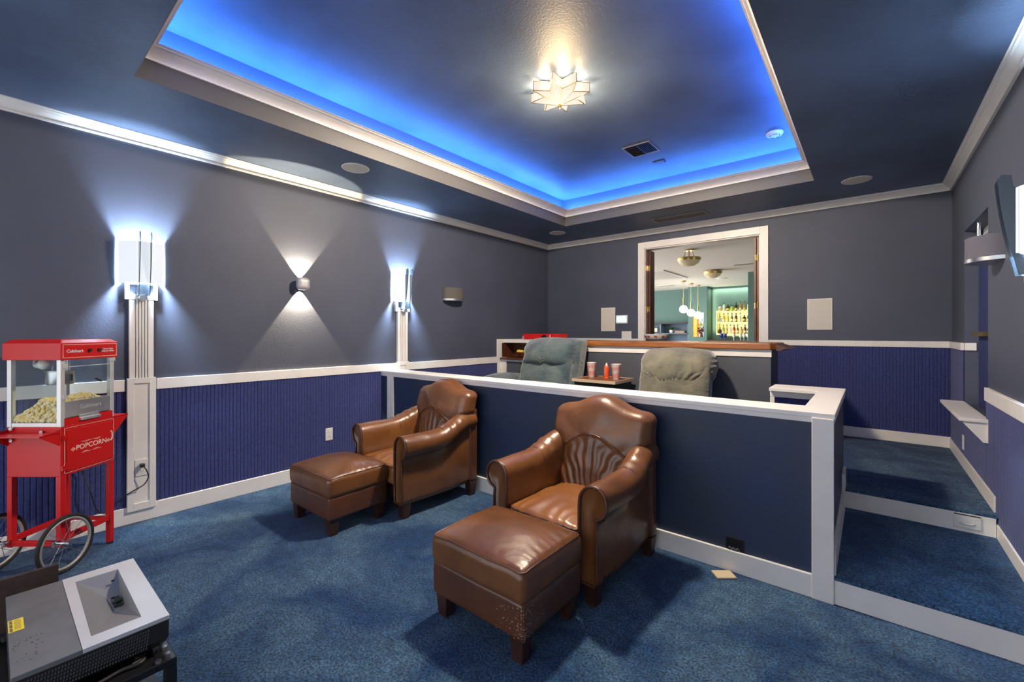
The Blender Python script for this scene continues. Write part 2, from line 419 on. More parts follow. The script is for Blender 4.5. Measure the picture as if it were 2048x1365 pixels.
# knee wall with its caps, posts and small return
kn = M().box(XL, -.144, YK, YK+.19, 0, .905).box(-.27, -.144, YK+.19, 3.88, 0, .905).box(-.565, -.27, 3.75, 3.88, .2, .905)
knee = struct('wall_knee', kn, KNEEP)
cap = M().prism([(XL, YK-.014), (-.130, YK-.014), (-.130, 3.894), (-.565, 3.894), (-.565, 3.62), (-.274, 3.62), (-.274, 2.857), (XL, 2.857)], .905, .930)
cap.box(XL, -.224, YK-.010, YK, .878, .905).box(-.144, -.134, YK, 3.88, .878, .905)
struct('trim_12', cap, WHITE, bevel=.003)
struct('trim_13', M().box(-.224, -.134, YK-.022, YK, 0, .905).box(-3.86, -3.75, YK-.012, YK, 0, .905), WHITE, bevel=.003)
ret = M().box(-.565, -.27, 3.66, 3.68, .86, .905).box(-.565, -.535, 3.66, 3.68, ZP2, .86).box(-.30, -.27, 3.66, 3.68, ZP2, .86)
ret.box(-.565, -.27, 3.68, 3.75, .2, .905)
struct('trim_14', ret, WHITE, bevel=.003)
rib_panel('wall_knee_wainscot', lambda a, n, z: (a, 3.682-n, z), -.535, -.30, ZP2, .86)

# fluted pilasters under the two left wall lights
def pilaster(name, y0, y1, zb, low=True, z_low=.09):
    m = M(); wy = y1-y0
    m.box(XL, XL+.012, y0, y1, 1.0, 1.60)
    k = 5; fl = wy*.62/k
    for i in range(k+1):
        yy = y0+wy*.19+i*fl
        m.box(XL+.012, XL+.028, yy-.0055 if i else y0, (yy+.0055) if i < k else y1, 1.0, 1.60)
    a, b = y0-.012, y1+.012
    m.box(XL, XL+.024, a, b, zb, 1.012)
    m.box(XL+.024, XL+.036, a, a+.035, zb, 1.012).box(XL+.024, XL+.036, b-.035, b, zb, 1.012)
    m.box(XL+.024, XL+.036, a+.035, b-.035, zb, zb+.05).box(XL+.024, XL+.036, a+.035, b-.035, .975, 1.012)
    return struct(name, m, WHITE, bevel=.0015)
pilaster('trim_15', .62, .752, .088)
pilaster('trim_16', 2.83, 2.958, ZP2)

# pass-through casing, jamb, right wall niche with window and blind
cs = M()
cs.box(OX0-.085, OX0, YB-.020, YB, OZ0-.02, OZ1+.085).box(OX1, OX1+.085, YB-.020, YB, OZ0-.02, OZ1+.085).box(OX0, OX1, YB-.020, YB, OZ1, OZ1+.085)
cs.box(OX0, OX0+.012, YB, YB+T, OZ0, OZ1).box(OX1-.012, OX1, YB, YB+T, OZ0, OZ1).box(OX0, OX1, YB, YB+T, OZ1-.012, OZ1)
struct('trim_17', cs, WHITE, bevel=.002)
win = M().box(XR+.10, XR+.13, NY0, NY1, NZ1-.04, NZ1).box(XR+.10, XR+.13, NY0, NY1, NZ0, NZ0+.04).box(XR+.10, XR+.13, NY0, NY0+.04, NZ0, NZ1).box(XR+.10, XR+.13, NY1-.03, NY1, NZ0, NZ1)
wf = struct('window_1', win, WHITE)
GLASS = mat('window_glass', (1, 1, 1), .02, trans=1, spec=.3)
gl = M().box(XR+.113, XR+.117, NY0+.04, NY1-.03, NZ0+.04, NZ1-.04).build('pane', GLASS, wf)

# low bar wall behind the recliners
YBAR = 4.55
struct('wall_bar', M().box(XL+.02, -2.95, YBAR, YBAR+.40, ZP2, .962).box(-2.95, -.695, YBAR, YBAR+.40, ZP2, 1.172), BARP)
struct('trim_18', M().box(XL+.02, XL+.115, YBAR-.012, YBAR, ZP2, .99).box(XL+.115, -2.95, YBAR-.012, YBAR, .935, .985).box(-2.95, -.688, YBAR-.012, YBAR, 1.105, 1.172), WHITE, bevel=.002)

# walls and ceiling of the lounge seen through the opening
TEAL = mat('teal_wall_paint', (.085, .165, .150), .7, var=.04)
LCEIL = mat('lounge_ceiling_white', (.70, .69, .67), .8)
LFLOOR = mat('lounge_floor', (.28, .20, .13), .5, var=.15)
ZL = 2.75
struct('floor_lounge', M().box(-9, 3, YB+T, 15.5, -.1, 0), LFLOOR)
struct('ceiling_lounge', M().box(-9, 3, YB+T, 15.5, ZL, ZL+.1), LCEIL)
struct('wall_lounge_far', M().box(-9, -4.39, 14.5, 14.62, 0, ZL), TEAL)
nx0, nx1 = -4.25, -3.93
struct('wall_lounge_column', M().box(-4.39, nx0, 14.0, 14.6, 0, ZL).box(nx1, -3.84, 14.0, 14.6, 0, ZL).box(nx0, nx1, 14.0, 14.6, 1.96, ZL).box(nx0, nx1, 14.0, 14.6, 0, 1.2).box(nx0, nx1, 14.4, 14.6, 1.2, 1.96), TEAL)
struct('wall_lounge_bar', M().box(-3.84, -2.0, 14.45, 14.6, 0, ZL), TEAL)
struct('wall_lounge_near', M().box(-2.20, -.6, 11.35, 14.6, 0, ZL), TEAL)
struct('wall_lounge_side', M().box(2.9, 3.0, YB+T, 15.5, 0, ZL).box(-9, 3, 15.4, 15.5, 0, ZL), TEAL)
light('lounge_fill_light', 'AREA', (-8.8, 9.5, 1.5), 230, (1, .97, .92), (0, R(-90), 0), shape='RECTANGLE', size=2.2, size_y=6)   # unseen lamp added to brighten the lounge, like daylight from its left
# light strips of the bar wall
light('bar_cove_light', 'AREA', (-3.1, 14.36, 2.70), 4, (1, 1, .74), shape='RECTANGLE', size=1.3, size_y=.08)
light('bar_cove_light', 'AREA', (-3.80, 14.36, 2.0), 1.6, (1, 1, .74), (0, R(-90), 0), shape='RECTANGLE', size=1.3, size_y=.08)

# ================================================================ LEATHER ARMCHAIRS AND OTTOMANS
def smooth(t): t = max(0, min(1, t)); return t*t*(3-2*t)
def wr(x, y, z, s, a, seed=0): return a*noise.noise(Vector((x*s+seed, y*s+seed*2, z*s)))
def foot(cx, cy, h, w0=.034, w1=.024):
    m = M(); m.loft([[(cx-w1, cy-w1, 0), (cx+w1, cy-w1, 0), (cx+w1, cy+w1, 0), (cx-w1, cy+w1, 0)],
                     [(cx-w0, cy-w0, h), (cx+w0, cy-w0, h), (cx+w0, cy+w0, h), (cx-w0, cy+w0, h)]]); return m

def arm_mesh(s):
    """rolled arm, s=+1 right (world +x), inner face at |x|=.235"""
    m = M(); rings = []; NY = 40
    y0, y1 = -.36, .33
    for i in range(NY+1):
        t = i/NY; y = y0+(y1-y0)*t
        zc = .515 + .100*smooth((t-.40)/.5); r = .080 - .006*smooth((t-.5)/.5)
        out = .085
        pts = []
        xin = .0
        pts.append((.008, .105)); pts.append((.0, .25)); pts.append((.0, zc-.04))
        cx = r+.002
        for k in range(19):
            a = PI - k/18*(PI+R(55)); pts.append((cx+r*math.cos(a), zc+r*math.sin(a)))
        xo = .098
        pts.append((xo, zc-r*1.02)); pts.append((xo+.004, zc-r-.05)); pts.append((xo+.006, .28)); pts.append((xo+.004, .14)); pts.append((xo-.006, .105))
        ring = []
        for (x, z) in pts:
            bul = .010*math.sin(PI*min(1, max(0, t*1.0)))
            d = wr(x*3, y, z, 7, .006, 3*s)
            d += .0035*math.sin(y*95+2*noise.noise(Vector((x*8, y*5, 1))))*math.exp(-((t-.62)/.10)**2)*(1 if z > zc-.03 else 0)
            ring.append((s*(.235-.030*smooth((t-.5)/.5)+x+(d if x > .05 else -d*.4)), y, z+(d if z > zc else 0)))
        if s < 0: ring.reverse()
        rings.append(ring)
    # round the front end a little
    f = rings[0]; c = Vector((sum(p[0] for p in f)/len(f), 0, sum(p[2] for p in f)/len(f)))
    pre = []
    for k, q in ((.012, .955), (.004, .985)):
        pre.append([(c.x+(p[0]-c.x)*q, y0-.014+k, c.z+(p[2]-c.z)*(q+.01)) for p in f])
    m.loft(pre+rings)
    front = [(p[0], y0-.006, p[2]) for p in f]
    return m, front

def make_armchair(label, loc, rz):
    t = thing('leather_armchair', label, 'armchair', loc, rz, 'leather armchairs')
    # body under the seat, with back panel
    b = M(); b.rbox(.262, .33, .085, .018, 14, lambda x, y, z: (x, y+.005, z+.185))
    b.rbox(.330, .045, .30, .030, 16, lambda x, y, z: (x, y+.315, z+.41))
    b.build('body', LEATHER_D, t, smooth='all')
    # seat cushion
    def seatf(x, y, z):
        u, v = x/.245, (y)/.30
        puff = .050*(1-u*u)*(1-max(-1, min(1, v))**2) if z > 0 else .004
        fr = -.018*(1-u*u) if y < -.15 else 0
        d = wr(x, y, z, 9, .007) + (.0030*math.sin(x*80+6*noise.noise(Vector((x*6, y*6, 0))))*math.exp(-((v+.75)/.3)**2) if z > 0 else 0)
        return (x, y-.075+fr+wr(x, y, z, 12, .003), z+.290+puff*(1 if z > 0 else 0)+d*(1 if z > 0 else .3))
    c = M().rbox(.236, .295, .070, .040, 44, seatf).build('seat_cushion', LEATHER_W, t, smooth='all')
    M().rim(.237, .296, .070, .040, .0045, seatf).build('piping', LEATHER_D, c, smooth='all')
    # arms
    for s in (-1, 1):
        m, front = arm_mesh(s)
        a = m.build('arm', LEATHER, t, smooth='all')
        fc = (sum(p[0] for p in front)/len(front), sum(p[2] for p in front)/len(front))
        M().tube([(fc[0]+(p[0]-fc[0])*.93, p[1]-.006, fc[1]+(p[2]-fc[1])*.975) for p in front], .0075, 8, closed=True).build('piping', LEATHER_D, a, smooth='all')
        sy = M()
        for yy in (-.02,):
            pts = []
            for k in range(15):
                an = PI - k/14*(PI+R(40)); zc = .515 + .100*smooth(((yy+.36)/.69-.40)/.5); pts.append((s*(.235+.080+.0795*math.cos(an)), yy, zc+.080*math.sin(an)))
            sy.tube(pts, .0022, 5)
        sy.build('seam', LEATHER_D, a, smooth='all')
    # back cushion with camel hump
    HB = .30
    def top(x):
        u = abs(x)/.31
        return .850 + .078*math.exp(-(abs(x)/.150)**2.4) - .010*max(0, u-.80)/.2
    def backf(x, y, z):
        q = (z+HB)/(2*HB)                       # 0 bottom .. 1 top
        z0 = .33; zz = z0+(top(x)-z0)*q
        wd = .242+.098*smooth((q-.50)/.22)
        xx = x/.31*wd
        lean = .13*q
        u = x/.31
        puff = 0
        if y < 0:
            puff = -.050*(1-u*u)*(.35+.65*math.sin(PI*min(1, q*1.0)))
            # arched seam with gathers below it
            arch = .63 - .14*u*u
            if q < arch:
                g = smooth((arch-q)/.10)*smooth(q/.12+.2)
                ang = math.atan2(x, .16+q*.5)
                puff += .010*smooth((arch-q)/.03) + .0055*g*math.sin(ang*33+2.8*noise.noise(Vector((x*9, 0, q*6))))
            else:
                puff += .003*math.sin(x*60)*math.exp(-((q-arch)/.05)**2)
            puff += wr(x, 0, zz, 8, .009)
        return (xx+wr(x, y, zz, 6, .004), y+.175+lean+puff, zz+wr(x, y, 0, 7, .003))
    bc = M().rbox(.31, .075, HB, .055, 64, backf).build('back_cushion', LEATHER, t, smooth='all')
    pts = []
    for k in range(41):
        u = -.94+1.88*k/40; x = u*.31; q = .63-.14*u*u
        p = backf(x, -.075, q*2*HB-HB); pts.append((p[0], p[1]-.004, p[2]))
    M().tube(pts, .0035, 6).build('arched_seam', LEATHER_D, bc, smooth='all')
    # feet
    for fx, fy in ((-.29, -.32), (.29, -.32), (-.29, .31), (.29, .31)):
        foot(fx, fy, .115, .036, .027).build('leg', FEET, t, bevel=.003)
    return t

chair_r = make_armchair('brown leather armchair nearer the camera, before the middle of the white-capped half wall', (-1.325, 2.222, 0), R(-2))
chair_l = dup(chair_r, (-2.845, 2.243, 0), R(-4), 'brown leather armchair near the left wall, far from the camera, in the half wall corner')

def make_ottoman(label, loc, rz):
    t = thing('leather_ottoman', label, 'ottoman', loc, rz, 'leather ottomans')
    hx, hy = .270, .222
    M().rbox(hx, hy, .076, .016, 16, lambda x, y, z: (x*(1+.012*math.cos(z*20)), y, z+.182+wr(x, y, z, 5, .003))).build('base', LEATHER_D, t, smooth='all')
    def cf(x, y, z):
        u, v = x/(hx+.012), y/(hy+.012)
        puff = .048*(1-u*u)*(1-v*v) if z > 0 else 0
        side = 1+.018*math.cos(z*22)
        d = wr(x, y, z, 8, .006, 4)
        e = 0
        if z > 0:
            rim = max(abs(u), abs(v)); e = .0016*math.exp(-((rim-.80)/.14)**2)*math.sin((y if abs(u) > abs(v) else x)*135+6*noise.noise(Vector((x*9, y*9, 3))))*(.4+abs(noise.noise(Vector((x*5, y*5, 9))))*2)
        else:
            e = 0
        return (x*side+(d*.5 if abs(u) > .9 else 0), y*side+(d*.5 if abs(v) > .9 else 0), z+.316+puff+(d+e if z > 0 else 0))
    cu = M().rbox(hx+.006, hy+.006, .070, .034, 48, cf).build('cushion', LEATHER, t, smooth='all')
    M().rim(hx+.007, hy+.007, .071, .034, .0042, cf).build('piping', LEATHER_D, cu, smooth='all')
    for fx, fy in ((-.225, -.175), (.225, -.175), (-.225, .175), (.225, .175)):
        foot(fx, fy, .12, .036, .026).build('leg', FEET, t, bevel=.003)
    return t
ott_r = make_ottoman('brown leather ottoman with scuffed corner, nearest the camera', (-1.318, 1.555, 0), R(0))
ott_l = dup(ott_r, (-2.955, 1.612, 0), R(1), 'brown leather ottoman near the left wall, before the farther armchair')

scf = M()
for k in range(150):
    a = random.random()**2*.14; z = .112+.135*random.random()**1.2; l_ = random.uniform(.0015, .005)
    if k % 2: q = (.2705-a, -.2235, z); scf.box(q[0]-l_, q[0], q[1]-.0012, q[1], z, z+random.uniform(.0008, .003))
    else: q = (.2745, -.222+a, z); scf.box(q[0]-.0012, q[0], q[1], q[1]+l_, z, z+random.uniform(.0008, .003))
scf.build('scuff_marks', mat('pale_scuff', (.42, .32, .24), .8), ott_r)['kind'] = 'stuff'

# ================================================================ RECLINERS
def recliner(name, label, loc, rz, fab, kind):
    t = thing(name, label, 'recliner', loc, rz, 'recliners on the platform')
    W = .33
    M().rbox(W+.02, .36, .14, .05, 12, lambda x, y, z: (x, y, z+.20)).build('base', fab, t, smooth='all')
    M().rbox(W-.06, .30, .09, .05, 16, lambda x, y, z: (x, y-.08, z+.42+.02*math.cos(x*5))).build('seat', fab, t, smooth='all')
    if kind == 0:
        for s in (-1, 1):
            def af(x, y, z, s=s):
                return (x+s*(W+.01+.09*(s < 0)), y-.05, z+(.34 if s < 0 else .22)+(.03*math.cos(y*4) if z > 0 else 0)+wr(x, y, z, 9, .008))
            M().rbox(.105 if s < 0 else .05, .40, .235, .085 if s < 0 else .045, 18, af).build('arm', fab, t, smooth='all')
    # lower back
    def lb(x, y, z):
        q = (z+.24)/.48; u = x/W
        pf = (-.045*(1-u*u)*math.sin(PI*min(1, q)) if y < 0 else 0)
        return (x*(1.00 if kind == 0 else .97-.02*q)+wr(x, y, z, 8, .007), y+.20+.16*q+pf+wr(x, 1, z, 13, .012), z+.60)
    M().rbox(W, .11, .24, .06, 30, lb).build('lower_back', fab, t, smooth='all')
    # head pillow, overstuffed, with gathered folds running into its lower seam
    hz = .155 if kind == 0 else .150
    def up(x, y, z):
        q = (z+hz)/(2*hz); u = x/W
        pf = 0
        if y < 0:
            pf = -(.105 if kind == 0 else .115)*(1-u**4)*math.sin(PI*min(1, .12+q*.86))
            fold = math.exp(-((q-.08)/.26)**2)
            if kind == 0:
                # tucked zig-zag folds over two seams
                s_ = math.exp(-(abs(abs(x-.03)-.085)/.085)**2)
                pf += .016*fold*math.sin((abs(x-.02)*1.2+q*.5)*150+3*noise.noise(Vector((x*9, q*5, 3))))*(.4+s_) + .016*math.exp(-((x-.0)/.014)**2)*(q)
            else:
                ang = math.atan2(x+.03, q*.4+.10)
                pf += .016*fold*math.sin(ang*36+5*noise.noise(Vector((x*6, q*4, 5)))) + .004*math.sin(x*75+3*noise.noise(Vector((x*4, q*3, 2))))
            pf += wr(x, 0, z, 9, .018, 2+kind)
        ed = 1-.05*abs(q-.55)*2*(1 if kind else .5)
        lowcurve = -.035*(1-u*u)*(1-q) if kind else 0
        topc = .030*(1-u*u)*q
        puck = .004*math.sin(z*140)*smooth((abs(u)-.86)/.1)
        return (x*ed*1.02+wr(x, y, z, 10, .010, 1)+puck*(1 if x > 0 else -1)*.6, y+.33+.10*q+pf, z+(.835 if kind == 0 else .75)+topc+lowcurve)
    M().rbox(W+.012, .115, hz, .085, 60, up).build('head_pillow', fab, t, smooth='all')
    # side wing behind the pillow
    for s in ((1,) if kind == 0 else ()):
        M().rbox(.035, .10, .37, .03, 14, lambda x, y, z, s=s: (x+s*(W+.022), y+.27+.20*(z+.37)/.74, z+.62)).build('side_wing', fab, t, smooth='all')
    return t
recliner('recliner', 'grey teal fabric recliner on the left of the cup table', (-2.875, 3.86, ZP2), R(3), TEAL_FAB, 0)
recliner('recliner', 'grey olive microfibre recliner on the right of the cup table', (-1.40, 3.86, ZP2), R(4), OLIVE_FAB, 1)

# ================================================================ CUP TABLE
TZ = .83-ZP2
t = thing('side_table', 'small square side table with wooden top and black frame between the recliners', 'side table', (-2.235, 4.255, ZP2), R(0))
tm = M().box(-.245, .245, -.215, .215, TZ-.014, TZ); tt = tm.build('table_top', WOODT, t, bevel=.002)
e = M().box(-.255, .255, -.225, -.215, TZ-.026, TZ+.004).box(-.255, .255, .215, .225, TZ-.026, TZ+.004).box(-.255, -.245, -.215, .215, TZ-.026, TZ+.004).box(.245, .255, -.215, .215, TZ-.026, TZ+.004)
e.build('edge_band', mat('table_edge', (.55, .42, .30), .4), t)
M().box(-.235, .235, -.205, -.19, TZ-.10, TZ-.026).box(-.235, .235, .19, .205, TZ-.10, TZ-.026).box(-.235, -.22, -.19, .19, TZ-.10, TZ-.026).box(.22, .235, -.19, .19, TZ-.10, TZ-.026).build('apron', BLACK, t)
for sx in (-1, 1):
    for sy in (-1, 1): M().cyl((sx*.21, sy*.18, 0), (sx*.225, sy*.195, TZ-.03), .012).build('leg', BLACK, t, smooth=True)

CUPW = mat('cup_white', (.80, .70, .66), .35); CUPS = mat('cup_stripe_pink', (.70, .10, .10), .4); CUPB = mat('cup_band', (.86, .80, .78), .4)
def make_cup(label, loc):
    t = thing('striped_cup', label, 'cup', loc, 0, 'striped drink cups on the side table')
    r0, r1, h = .034, .052, .165
    o = M().lathe([(r0-.002, .0), (r0, .002), (r1, h-.004), (r1+.003, h), (r1-.001, h+.001), (r1-.004, h-.006), (r0-.004, .006)], n=32).build('cup_body', CUPW, t, smooth=True)
    st = M(); n = 22
    for k in range(n):
        a0 = 2*PI*k/n; a1 = a0+2*PI/n*.42
        for za, zb in ((.018, .062), (.098, .130)):
            q = []
            for a, z in ((a0, za), (a1, za), (a1, zb), (a0, zb)):
                rr = r0+(r1-r0)*z/h+.0016; zz = z+.010*math.sin(a+2.4)
                q.append((rr*math.cos(a), rr*math.sin(a), zz))
            st.add(q, [(0,1,2,3)])
    st.build('stripes', CUPS, t)
    return t
cup = make_cup('left cup with red stripes, beside the red bottle on the side table', (-2.405, 4.31, .83))
dup(cup, (-2.075, 4.245, .83), R(40), 'right cup with red stripes, at the front corner of the side table')
t = thing('red_bottle', 'small red squeeze bottle with white nozzle between two striped cups', 'bottle', (-2.215, 4.30, .83))
M().lathe([(.024, 0), (.027, .003), (.027, .010), (.025, .013), (.027, .018), (.027, .118), (.025, .128), (.017, .138)], n=24).build('bottle_body', mat('orange_red_plastic', (.80, .09, .02), .35), t, smooth=True)
M().lathe([(.015, .138), (.015, .146), (.009, .158), (.005, .168), (.002, .171)], n=16).build('nozzle', WHITE2, t, smooth=True)
M().tube([(-.006+.005*math.sin(k*1.3), -.0268, .035+k*.004) for k in range(20)], .0014, 5).build('scroll_mark', REDLINE, t)

# ================================================================ POPCORN CART AND MACHINE
def clearglass():
    m = bpy.data.materials.new('clear_glass'); m.use_nodes = True; nt = m.node_tree; N = nt.nodes; L = nt.links
    for n in list(N): N.remove(n)
    out = N.new('ShaderNodeOutputMaterial'); mx = N.new('ShaderNodeMixShader'); tr = N.new('ShaderNodeBsdfTransparent'); g = N.new('ShaderNodeBsdfGlossy')
    tr.inputs[0].default_value = (.93, .96, .96, 1); g.inputs['Roughness'].default_value = .03
    fr = N.new('ShaderNodeLayerWeight'); fr.inputs[0].default_value = .12
    L.new(fr.outputs['Fresnel'], mx.inputs[0]); L.new(tr.outputs[0], mx.inputs[1]); L.new(g.outputs[0], mx.inputs[2]); L.new(mx.outputs[0], out.inputs[0])
    return m
CGLASS = clearglass()
def camspace(lat, dep, z=0): return (FW[0]*dep+RT[0]*lat, FW[1]*dep+RT[1]*lat, z)
CL = camspace(-2.676, 2.583)
cart = thing('popcorn_cart', 'red popcorn cart with two spoked wheels by the left wall', 'cart', CL, TH)
HX, HY = .151, .1625
cab = M().box(-HX, HX, -HY, HY, .52, .80).build('cabinet', RED, cart, bevel=.003)
door = M().box(HX, HX+.005, -HY+.030, HY-.008, .540, .775).build('door', RED, cart, bevel=.0015)
# cream pinstripe round the front, with wavy pieces at the middle of each run
ps = M(); xx = HX+.0062
def stripe(a, b, wav=True):
    (y0, z0), (y1, z1) = a, b; pts = []
    for k in range(41):
        u = k/40; d = .003*math.sin(u*60) if wav and (.12 < u < .26 or .72 < u < .86) else 0
        y = y0+(y1-y0)*u; z = z0+(z1-z0)*u
        if abs(y1-y0) > abs(z1-z0): z += d
        else: y += d
        pts.append((xx-.001, y, z))
    ps.tube(pts, .0011, 4)
stripe((-.146, .535), (-.146, .790)); stripe((.154, .535), (.154, .785)); stripe((-.140, .534), (.150, .534)); stripe((-.140, .788), (.150, .788))
ps.build('pinstripe', REDLINE, cab)
text('lettering', 'POPCORN', .040, (HX+.0055, .012, .662), (0, 1, 0), (0, 0, 1), REDLINE, door, bold=.0004)
orn = M()
for s in (-1, 1):
    for k in range(3):
        orn.tube([(xx, s*(.005+k*.012+j*.004)+.010, .660+s2*(.030+.004*math.sin(j*.9+k))) for j in range(9) for s2 in (1,)], .0008, 4)
        orn.tube([(xx, s*(.005+k*.012+j*.004)+.010, .660-(.030+.004*math.sin(j*.9+k))) for j in range(9)], .0008, 4)
    yc = .010+s*.108
    for dy, dz in ((0, 0), (.006, .004), (.006, -.004), (-.006, .004), (-.006, -.004), (.010, 0), (-.010, 0), (0, .008), (0, -.008)):
        orn.box(xx-.0012, xx-.0002, yc+dy-.0022, yc+dy+.0022, .660+dz-.0022, .660+dz+.0022)
orn.build('ornament', REDLINE, door)
hd = M().tube([(HX+.006, .132+.012*math.sin(a), .685+.028*math.cos(a)) for a in [PI*k/12 for k in range(13)]], .004, 8).build('door_handle', REDLINE, door, smooth=True)
for zz in (.565, .735):
    h = M().box(HX, HX+.008, -HY+.002, -HY+.018, zz-.014, zz+.014).box(HX+.005, HX+.008, -HY+.018, -HY+.040, zz-.014, zz+.014)
    for yy in (-HY+.010, -HY+.032): h.cyl((HX+.008, yy, zz+.007), (HX+.012, yy, zz+.007), .0035, n=8).cyl((HX+.008, yy, zz-.007), (HX+.012, yy, zz-.007), .0035, n=8)
    h.build('hinge', RED, door)
LG = .014
for sx in (-1, 1):
    for sy, z0 in ((-1, .125), (1, 0)):
        cx, cy = sx*(HX-LG), sy*(HY-LG)
        lg = M().box(cx-LG, cx+LG, cy-LG, cy+LG, z0+(.012 if z0 == 0 else 0), .52).build('leg', RED, cart, bevel=.002)
        if z0 == 0: M().box(cx-LG+.002, cx+LG-.002, cy-LG+.002, cy+LG-.002, 0, .012).build('leg_cap', BLACKP, lg)
fr = M().box(-HX+.002, HX-.002, -HY+.001, -HY+.022, .130, .158).box(-HX, HX, HY-.024, HY-.004, .150, .170)
for sx in (-1, 1): fr.box(sx*(HX-LG)-.009, sx*(HX-LG)+.009, -HY+.02, HY-.02, .150, .182)
fr.build('lower_frame', RED, cart, bevel=.002)
for sx in (-1, 1): M().cyl((sx*.125, -.178, .158), (sx*.215, -.178, .158), .006, n=10).box(sx*(HX-LG)-.006, sx*(HX-LG)+.006, -.190, -HY+.01, .14, .17).build('axle', STEEL, cart, smooth=True)
TIRE = mat('black_rubber', (.014, .014, .015), .75); RIM = mat('grey_rim', (.42, .41, .39), .4, metal=.3)
for sx in (-1, 1):
    cx, cy, cz, rr = sx*.197, -.178, .158, .148
    wh = M().tube([(cx, cy+rr*math.cos(2*PI*k/64), cz+rr*math.sin(2*PI*k/64)) for k in range(64)], .0100, 10, closed=True).build('wheel', TIRE, cart, smooth='all')
    M().tube([(cx, cy+(rr-.014)*math.cos(2*PI*k/64), cz+(rr-.014)*math.sin(2*PI*k/64)) for k in range(64)], .0075, 8, closed=True).build('rim', RIM, wh, smooth='all')
    sp = M()
    for k in range(16):
        a = 2*PI*k/16; b = a+(.9 if k % 2 else -.9); q = .014
        sp.cyl((cx+(.014 if k % 4 < 2 else -.014), cy+q*math.cos(b), cz+q*math.sin(b)), (cx, cy+(rr-.018)*math.cos(a), cz+(rr-.018)*math.sin(a)), .0013, n=6)
    sp.build('spokes', STEEL, wh)
    M().cyl((cx-.024, cy, cz), (cx+.024, cy, cz), .011, n=14).build('hub', STEEL, wh, smooth=True)
for s, zt in ((-1, .770), (1, .797)):
    sh = M(); y0, y1 = s*HY, s*(HY+.105)
    sh.box(-HX+.004, HX-.004, min(y0, y1), max(y0, y1), zt-.006, zt)
    for sx in (-1, 1):
        dz = -.075 if s < 0 else -.115
        z_at = zt+.018 if s < 0 else zt
        sh.prism([(y0, z_at), (y1, zt), (y1, zt-.006), (y0, zt+dz)], sx*(HX-.006)-.002, sx*(HX-.006)+.002, 'x')
    shf = sh.build('side_shelf', RED, cart)
    if s < 0:
        for (x_, z_) in ((-.118, .792), (-.118, .728), (.052, .774)): M().cyl((x_, -HY-.012, z_), (x_, -HY, z_), .010, .010, n=12).build('bolt', STEEL, shf, smooth=True)

mach = thing('popcorn_machine', 'red topped glass popcorn machine standing on the red cart', 'popcorn machine', (CL[0], CL[1], .80), TH)
# its own zero is at 0.80 m
M().box(-HX+.003, HX-.003, -HY+.003, HY-.003, 0, .022).build('base', ALU, mach, bevel=.002)
M().box(HX-.012, HX+.001, -HY+.02, HY-.012, .0, .040).build('front_lip', RED, mach)
for sx in (-1, 1):
    for sy in (-1, 1):
        cx, cy = sx*(HX-.012), sy*(HY-.012)
        M().box(cx-.012, cx+.012, cy-.012, cy+.012, .0, .385).build('corner_post', ALU, mach, bevel=.002)
M().box(-HX+.003, -HX+.009, -HY+.02, HY-.02, .02, .385).build('side_glass', CGLASS, mach)
M().box(-HX+.02, HX-.02, -HY+.004, -HY+.008, .02, .385).build('side_glass', CGLASS, mach)
M().box(-HX+.02, HX-.02, HY-.008, HY-.004, .02, .385).build('side_glass', CGLASS, mach)
fd = M().box(HX-.008, HX-.004, -HY+.025, HY-.025, .14, .385).build('front_door', CGLASS, mach)
M().tube([(HX-.003, -HY+.025, .335), (HX-.003, HY-.028, .335)], .0022, 6).build('door_edge', ALU, fd)
M().cyl((HX, .04, .255), (HX+.018, .062, .235), .0065, n=10).build('door_knob', BLACKP, fd, smooth=True)
for zz in (.34, .165): M().box(HX, HX+.006, -HY+.010, -HY+.036, zz-.012, zz+.012).build('door_hinge', ALU, fd)
M().box(HX, HX+.008, HY-.040, HY, .352, .375).build('door_latch', ALU, fd)
st = M().box(HX-.010, HX-.002, -HY+.026, HY-.024, .045, .138)
st.box(HX-.004, HX+.016, -.058, .062, .018, .034)
st.box(HX-.006, HX+.002, -.058, .062, .022, .05)
tr = st.build('crumb_tray', SCUFF, mach, bevel=.002)
text('lettering', 'Cuisinart', .036, (HX-.0012, .012, .095), (0, 1, 0), (0, 0, 1), ALU, tr)
cp = M(); a, b, c, d = HX+.012, HY+.012, HX-.012, HY-.012
cp.loft([[(-a, -b, .375), (a, -b, .375), (a, b, .375), (-a, b, .375)], [(-a, -b, .470), (a, -b, .470), (a, b, .470), (-a, b, .470)], [(-c, -d, .490), (c, -d, .490), (c, d, .490), (-c, d, .490)]])
can = cp.build('canopy', RED, mach, bevel=.003)
pl = M(); x_ = a+.0008
for y0, y1, z0, z1 in ((-b+.012, b-.008, .460, .4625), (-b+.012, b-.008, .386, .3885), (-b+.012, -b+.0145, .386, .4625), (b-.0105, b-.008, .386, .4625)): pl.box(x_-.001, x_, y0, y1, z0, z1)
pl.build('panel_outline', REDLINE, can)
text('lettering', 'Cuisinart', .026, (a+.001, -.095, .424), (0, 1, 0), (0, 0, 1), WHITE2, can, bold=.0004)
text('lettering', 'Classic Style\nPopcorn Maker', .013, (a+.001, .108, .424), (0, 1, 0), (0, 0, 1), WHITE2, can, bold=.0003)
for yy in (-.010, .050):
    M().cyl((a, yy, .426), (a+.010, yy, .426), .0095, n=16).build('switch_knob', BLACKP, can, smooth=True)
kt = M().lathe([(.002, .225), (.058, .225), (.062, .230), (.062, .300), (.066, .303), (.066, .306), (.058, .306), (.056, .235), (.003, .232)], (.0, -.02, 0), 32)
